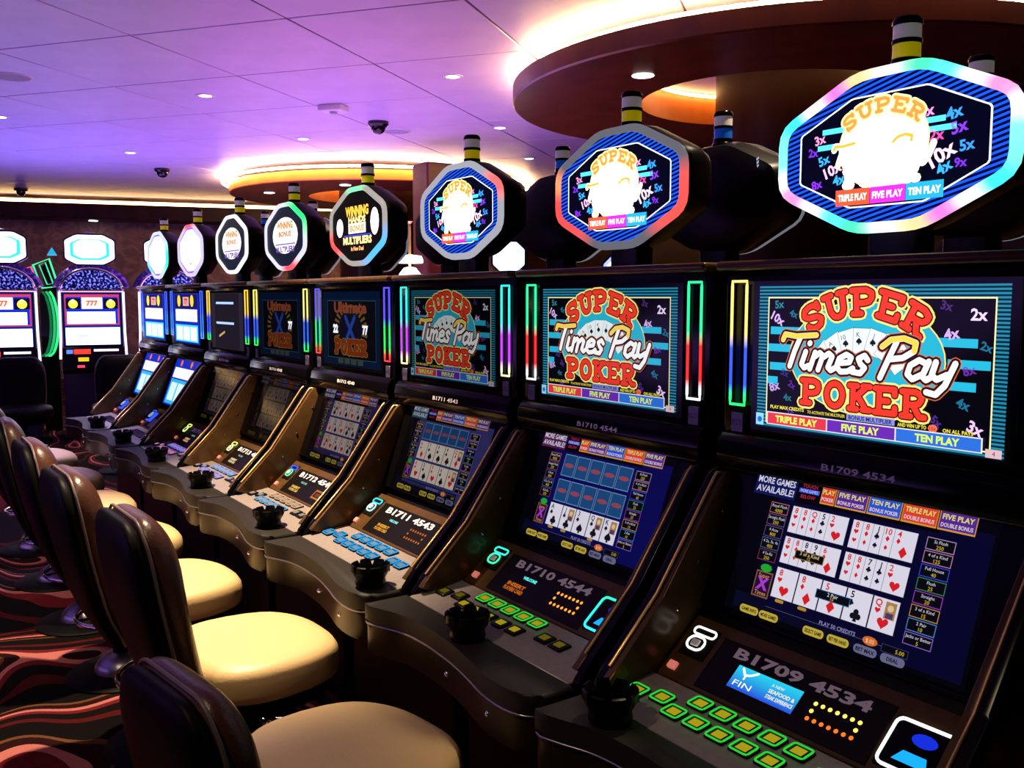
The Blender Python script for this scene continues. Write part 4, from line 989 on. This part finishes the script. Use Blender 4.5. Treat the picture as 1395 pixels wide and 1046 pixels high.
# ------------------------------------------------------------------ swivel chairs
def superell(w, d, e, n, cx=0, cy=0):
    out = []
    for i in range(n):
        t = 2 * math.pi * i / n; c, s = math.cos(t), math.sin(t)
        out.append((cx + w * math.copysign(abs(c) ** (2 / e), c), cy + d * math.copysign(abs(s) ** (2 / e), s)))
    return out
def seat_mesh():
    L = []
    for z, s in ((.470, .90), (.478, .97), (.500, 1.0), (.525, 1.0), (.545, .985), (.560, .93), (.568, .80), (.572, .5), (.573, .12)):
        loop = []
        for x, y in superell(.235 * s, .205 * s, 3.0, 40):
            f = 1 - .22 * max(0, (y + .03) / .23) ** 1.6       # narrower to the front
            dz = -.020 * max(0, (y - .08) / .15) ** 2           # waterfall front
            loop.append((x * f, y + .027, z + dz))
        L.append(loop)
    return loft('seat', L, True, 80)
def back_sections():
    S_ = []
    for t in [i * .08 for i in range(10)] + [.79, .84, .885, .92, .95, .972, .988, .997, 1.0]:
        y = -.178 - .112 * t - .014 * math.sin(math.pi * t) + .10 * max(0, .2 - t); z = .415 + .540 * t
        w = .165 + .028 * math.sin(math.pi * min(1, t * 1.15) * .75); th = .040 + .026 * t
        if t > .76: q = (t - .76) / .24; k = math.sqrt(max(0, 1 - q * q)); w = w * (.42 + .58 * k ** .8); th = th * (.10 + .90 * k)
        if t < .08: w *= .94; th *= .8
        S_.append((y, z, w, th))
    return S_
BS = back_sections()
def back_mesh():
    L = []
    for y, z, w, th in BS: L.append([(x, y + .016 + yy, z - yy * .25) for x, yy in superell(w, th, 3.0, 32)])
    return loft('backrest', L, True, 80)
def shell_mesh():
    L = []
    for y, z, w, th in BS: L.append([(x, y - .030 + yy, z - .012 + .008 - yy * .25) for x, yy in superell(w * 1.02, th * .55 + .004, 3.2, 28)])
    return loft('back_shell', L, True, 80)
def piping_paths():
    l = [(-w * 1.03, y - .012, z) for y, z, w, th in BS[:-1]]
    return [l + [(-x, y, z) for x, y, z in l[::-1]]]
def chair(x, y, rz, label, dz=0.0, cloth=('leather', 'seat'), group='swivel chairs along the row', bdz=0.0):
    S = shared
    t = thing('swivel_chair', label, 'chair', (x, y, 0), rz, group)
    obj('seat', S('c_seat', seat_mesh), cloth[1], t, (0, 0, dz)) if cloth[1] == 'seat' else obj('seat', S('c_seatb', seat_mesh), cloth[1], t, (0, 0, dz))
    bk = obj('backrest', S('c_back' + cloth[0], back_mesh), cloth[0], t, (0, bdz * .35, dz + bdz))
    sh = obj('back_shell', S('c_shell', shell_mesh), 'shell', t, (0, bdz * .35, dz + bdz))
    obj('piping', S('c_pipe', lambda: tube_mesh('piping', piping_paths(), .0045, 6)), 'piping', sh)
    obj('seat_pan', S('c_pan', lambda: prism_z('seat_pan', superell(.20, .19, 3, 24), .425, .470, .012, 2)), 'shell', t, (0, 0, dz))
    obj('column', S('c_col', lambda: lathe('column', [(.055, .035), (.040, .06), (.034, .10), (.034, .43)], 20)), 'shell', t)
    bs = obj('base', S('c_base', lambda: lathe('base', [(.205, 0), (.21, .006), (.20, .014), (.10, .022), (.06, .024)], 36)), 'shell', t)
    obj('dome_cover', S('c_dome', lambda: lathe('dome_cover', [(.105, .020), (.102, .040), (.088, .062), (.066, .080), (.045, .090), (.034, .092)], 32)), 'steel', bs)
    fr = obj('foot_ring', S('c_ring', lambda: tube_mesh('foot_ring', [[(.19 * math.cos(2 * math.pi * i / 36), .19 * math.sin(2 * math.pi * i / 36) + .03, .24) for i in range(36)]], .009, 8, True)), 'chrome', t)
    for q in range(3):
        a = R(30 + 120 * q); obj('spoke', S('c_sp%d' % q, lambda: tube_mesh('spoke', [[(.03 * math.cos(a), .03 * math.sin(a), .24), (.185 * math.cos(a), .185 * math.sin(a) + .03, .24)]], .006, 6)), 'chrome', fr)
    obj('lever', S('c_lev', lambda: box('lever', .10, .24, -.03, -.005, .415, .425, .004, 1)), 'steel', t, (0, 0, dz))
    return t
CH = [(-.67, -.75, 8, 0, 'brown swivel chair cut by the bottom edge of the photo, nearest tan seat'), (-1.38, -.71, 2, 0, 'brown leather swivel chair with the largest fully seen tan seat'),
      (-2.08, -.745, 2, 0, 'brown leather swivel chair whose bright tan seat shows behind a taller back'), (-2.78, -.75, 0, 0, 'brown leather swivel chair fourth from the front, seat almost hidden'),
      (-3.50, -.76, -2, 0, 'brown leather swivel chair fifth from the front beside red carpet'), (-4.24, -.76, 2, 0, 'brown leather swivel chair with pale seat near the left edge'), (-5.0, -.76, 0, 0, 'last brown swivel chair of the row, back cut by the left edge')]
for i, (x, y, a, dz, lb) in enumerate(CH): chair(x, y, R(a), lb, dz, bdz=-.14 if i == 0 else 0.0)
chair(-7.35, .22, R(-100), 'black swivel chair before the middle slot machine of the far bank', .02, ('shell', 'shell'), 'black chairs at the far bank')
chair(-7.5, -.52, R(-95), 'black swivel chair before the far left slot machine', .02, ('shell', 'shell'), 'black chairs at the far bank')

# ------------------------------------------------------------------ far bank: arched slot machines with white signs
def far_art(seed):
    A = Art(.0006); w = .27
    A.rect(-w, .98, w, 1.52, hx('1428a0')); A.up()
    A.rect(-w + .01, 1.19, w - .01, 1.51, hx('d83a58', 1.2)); A.rect(-w + .01, .985, w - .01, 1.165, (2.4, 2.4, 2.8)); A.up()
    A.rect(-w + .025, 1.205, w - .025, 1.485, hx('1030d0', 1.2)); A.up()
    for s in (-1, 1):
        A.rect(s * .18 - .07, 1.36, s * .18 + .07, 1.47, hx('0c1030')); A.d += A.step; A.poly(circ(s * .18, 1.41, .045, 14), hx('ffd040', 1.8)); A.poly(circ(s * .18, 1.435, .025, 10), hx('fff0a0', 2)); A.d -= A.step
    A.rect(-.10, 1.36, .10, 1.48, hx('ffc8c0', 1.8)); A.rect(-w + .03, 1.205, w - .05, 1.33, (2.4, 2.4, 2.6)); A.up()
    A.text('777', 0, 1.42, .05, hx('ff5a48', 1.3), bold=.04)
    A.line([(0, 1.21), (0, 1.325)], .004, hx('a0c0ff')); A.line([(-w + .03, 1.265), (w - .05, 1.265)], .004, hx('c0d0ff')); A.line([(-.14, 1.08), (-.05, 1.08)], .01, hx('60c8ff', 1.5)); A.line([(0, 1.12), (.1, 1.13)], .008, hx('80d8ff', 1.8))
    A.line([(-.02, .99), (-.02, 1.16)], .003, hx('b0d8ff')); 
    return A.mesh('screen_artwork')
def sign_art():
    A = Art(.0006); P = octagon(.47, .30, a=.55, b=.62, r=.02)
    A.poly(P, (3.0, 2.9, 3.6)); A.up(); A.poly([(x * .80, y * .72) for x, y in P], hx('30e8ff', 1.6)); A.up(); A.poly([(x * .66, y * .62 + .006) for x, y in P], (2.8, 2.8, 2.8))
    return A.mesh('sign_face')
def arch_mesh(r0, r1, y0, y1, zc, kx=1.0, n=24, a0=0, a1=180):
    V = []; F = []
    for i in range(n + 1):
        t = R(a0 + (a1 - a0) * i / n); c, s = math.cos(t), math.sin(t)
        for r, y in ((r0, y0), (r1, y0), (r1, y1), (r0, y1)): V.append((r * c * kx, y, zc + r * s * .78))
    for i in range(n):
        for q in range(4): F.append((i * 4 + q, i * 4 + (q + 1) % 4, i * 4 + 4 + (q + 1) % 4, i * 4 + 4 + q))
    F.append((0, 1, 2, 3)); F.append((n * 4, n * 4 + 3, n * 4 + 2, n * 4 + 1))
    return mesh('arch', V, F, True)
def far_machine(x, y, rz, label):
    S = shared
    t = thing('arched_slot_machine', label, 'slot machine', (x, y, 0), rz, 'far bank of arched machines')
    obj('cabinet', S('f_cab', lambda: box('cabinet', -.30, .30, .0, .50, .0, 1.54, .02, 2)), 'cabblue', t)
    obj('button_deck', S('f_deck', lambda: prism_x('button_deck', [(.02, .962), (-.02, .958), (-.07, .74), (-.07, .70), (.02, .68)], -.30, .30, .004)), 'black', t)
    sc = obj('screens', S('f_scr', lambda: box('screens', -.285, .285, -.012, .002, .965, 1.535, .004, 1)), 'black', t)
    obj('screen_artwork', S('f_art', lambda: far_art(1)), 'glow', sc, (0, -.0125, 0))
    for s in (-1, 1):
        obj('edge_light', S('f_edge%d' % s, lambda: tube_mesh('edge_light', [[(s * .305, -.012, 1.54), (s * .308, -.014, 1.1), (s * .318, -.02, .84)]], .012, 6, False, [[hx('e8d0ff', 2.2)] * 3])), 'glow', t)
    obj('edge_light', S('f_edget', lambda: tube_mesh('edge_light', [[(-.30, -.012, 1.54), (.30, -.012, 1.54)]], .008, 6, False, [[hx('f0b0d0', 1.3)] * 2])), 'glow', t)
    fan = [(0, 0)] + [(.285 * math.cos(R(a)), .20 * math.sin(R(a))) for a in range(0, 181, 12)]
    obj('arch_window', S('f_fan', lambda: loft('arch_window', [[(x_, yy, 1.56 + z_) for x_, z_ in fan[1:]] for yy in (.0, .05)], False)), 'sparkle2', t)
    obj('arch_rim', S('f_arch', lambda: arch_mesh(.285, .315, -.03, .12, 1.545)), 'chrome', t)
    obj('arch_fringe', S('f_arch2', lambda: arch_mesh(.315, .375, .02, .20, 1.545, 1.0, 24, 8, 172)), 'sparkle', t)
    sg = obj('sign_box', S('f_sign', lambda: loft('sign_box', [[(x_ * s_, y_, 1.975 + z_ * s_) for x_, z_ in octagon(.50, .33, a=.55, b=.62, r=.02)] for s_, y_ in ((1, .0), (1.0, .10), (.9, .14))], True, 30)), 'cabblue', t)
    obj('sign_face', S('f_signf', sign_art), 'glow', sg, (0, -.002, 1.975))
    obj('sign_neck', S('f_neck', lambda: box('sign_neck', -.08, .08, .03, .12, 1.75, 1.83)), 'black', sg)
    obj('sign_cap', S('f_cap', lambda: box('sign_cap', -.05, .05, .03, .09, 2.135, 2.16, .005, 1)), 'steel', sg)
    for nm, x0, x1, z0, z1, c in (('red_key', -.19, -.03, .890, .940, 'ff3a30'), ('blue_key', -.26, -.20, .895, .935, '5a80ff'), ('white_key', .0, .24, .915, .938, 'fff0ff'), ('ticket_slot', -.15, -.05, .815, .855, 'ffb820'), ('lower_key', -.16, -.09, .750, .775, 'ff4060')):
        ya = -.024 - (.955 - z0) * .2326; yb = -.024 - (.955 - z1) * .2326
        obj(nm, S('f_' + nm, lambda: mesh(nm, [(x0, ya, z0), (x1, ya, z0), (x1, yb, z1), (x0, yb, z1), (x0, ya + .02, z0), (x1, ya + .02, z0), (x1, yb + .02, z1), (x0, yb + .02, z1)], [(0, 1, 2, 3), (4, 7, 6, 5), (0, 4, 5, 1), (1, 5, 6, 2), (2, 6, 7, 3), (3, 7, 4, 0)], False, [hx(c, 1.5)] * 8)), 'glow', t)
    return t
M['sparkle2'] = noisemat('sparkling_blue_glass', (0.0, 0.0, 0.04), (0.22, 0.26, 1.0), 45, 0.3, 0, 2, lo=0.52, hi=0.60)
nt = M['sparkle2'].node_tree; cr_ = [n for n in nt.nodes if n.type == 'VALTORGB'][0]; bs_ = nt.nodes['Principled BSDF']
nt.links.new(cr_.outputs['Color'], bs_.inputs['Emission Color']); bs_.inputs['Emission Strength'].default_value = 1.2
far_machine(-9.5, .41, R(78), 'arched slot machine in the middle of the far bank, fully seen white sign')
far_machine(-9.45, -.43, R(80), 'arched slot machine cut by the left edge of the photo')
far_machine(-9.6, 1.22, R(76), 'arched slot machine half hidden behind the end of the poker row')
# curved green light tower between two far machines
t = thing('light_tower', 'curved tower of green and pink light frames between two far slot machines', 'light', (-10.25, .10, 0), R(80))
spine = [(-.02 + .20 * math.sin(R(a)), 1.35 + .62 * math.sin(R(a - 45)) * 1.0, a) for a in range(0, 1)]
def frame_loop(pts, c, k, r=.012): 
    v, f, cc = tube([(x_, 0, z_) for x_, z_ in pts], r, 6, True, [hx(c, k)] * len(pts)); return mesh('light_frame', v, f, True, cc)
obj('light_frame', frame_loop([(-.05, 1.58), (.11, 1.60), (.03, 1.90), (-.13, 1.83)], '40f0a0', 1.4), 'glow', t, label='tilted green upper frame')
obj('light_frame', frame_loop([(.0, 1.62), (.06, 1.63), (-.01, 1.86), (-.07, 1.83)], '50f0b0', 1.0, .008), 'glow', t)
obj('light_frame', frame_loop([(-.08, 1.60), (-.15, 1.81), (-.25, 1.78), (-.19, 1.66)], 'ff60b0', 1.1), 'glow', t, label='pink frame')
arcp = [(-.01 + .10 * math.cos(R(a)) , 1.20 + .40 * math.sin(R(a)) * .9) for a in range(-95, 80, 12)]
for dx, c, k in ((0, '30f080', 1.5), (-.035, '30d080', .9), (-.07, '20a060', .5)):
    v, f, cc = tube([(x_ + dx, 0, z_) for x_, z_ in arcp], .013, 6, False, [hx(c, k)] * len(arcp)); obj('light_strip', mesh('light_strip', v, f, True, cc), 'glow', t)
obj('tower_back', loft('tower_back', [[(x_, yy, z_) for x_, z_ in ((-.08, 0), (.09, 0), (.09, .9), (.09, 1.58), (.02, 1.88), (-.06, 1.80), (-.02, 1.6), (-.08, 1.5), (-.08, .85))] for yy in (.03, .16)], False), 'satin', t)
obj('beacon', mesh('beacon', [(q[0] * .05 + .06, q[1] * .05 + .05, q[2] * .04 + 1.98) for q in ((-1, -1, -1), (1, -1, -1), (1, 1, -1), (-1, 1, -1), (0, 0, 1.2))], [(0, 1, 4), (1, 2, 4), (2, 3, 4), (3, 0, 4), (0, 3, 2, 1)], False, [hx('30c8ff', .8)] * 5), 'glow', t)

# machines glimpsed beyond the back row
def glimpse(name, x, y, rz, label, z, w, h, col):
    t = thing(name, label, 'slot machine', (x, y, 0), rz)
    obj('cabinet', box('cabinet', -.32, .32, 0, .45, 0, z - h / 2 - .05, .01, 1), 'black', t)
    hb = obj('sign_box', loft('sign_box', [[(a * s_, yy, z + b * s_) for a, b in octagon(w, h, a=.5, b=.5, r=.01)] for s_, yy in ((1, .05), (1, .18))], True, 30), 'satin', t)
    A = Art(.0008); A.poly(octagon(w - .03, h - .03, a=.5, b=.5, r=.01), col); A.up(); A.poly([(a * .8, b * .8) for a, b in octagon(w - .03, h - .03, a=.5, b=.5, r=.01)], (3, 3, 3)); obj('sign_face', A.mesh('sign_face'), 'glow', hb, (0, .048, z))
    obj('sign_post', box('sign_post', -.05, .05, .08, .15, z - h / 2 - .06, z - h / 2 + .02), 'satin', t)
    return t
glimpse('distant_machine', -7.0, 4.0, R(62), 'distant machine with a white hexagonal sign seen below the third sign', 1.90, .36, .34, (1.6, 2.2, 3))
glimpse('distant_machine', -4.02, 2.9, R(40), 'distant machine with a blue-white sign seen between the two nearest signs', 1.66, .26, .26, (.6, .7, 2.6))
# lamp glimpsed between the fourth and third signs
t = thing('globe_lamp', 'bright white globe lamp with a brass cap seen below the fourth sign', 'lamp', (-6.0, 2.29, 0))
obj('stand', lathe('stand', [(.16, 0), (.16, .02), (.03, .05), (.025, 1.45)], 20), 'satin', t)
gl = lathe('globe', [(.001, 1.44), (.06, 1.46), (.10, 1.53), (.11, 1.60), (.09, 1.68), (.05, 1.73), (.001, 1.74)], 24)
M['globe'] = pmat('globe_glass', (1, 1, 1), .4, emit=(1.0, .86, .74), estr=3.5)
obj('globe', gl, 'globe', t); obj('shade', lathe('shade', [(.11, 1.77), (.115, 1.79), (.10, 1.83), (.02, 1.84)], 24), 'globe', t); obj('stem', lathe('stem', [(.012, 1.72), (.012, 2.1), (.03, 2.12)], 10), 'gold', t)
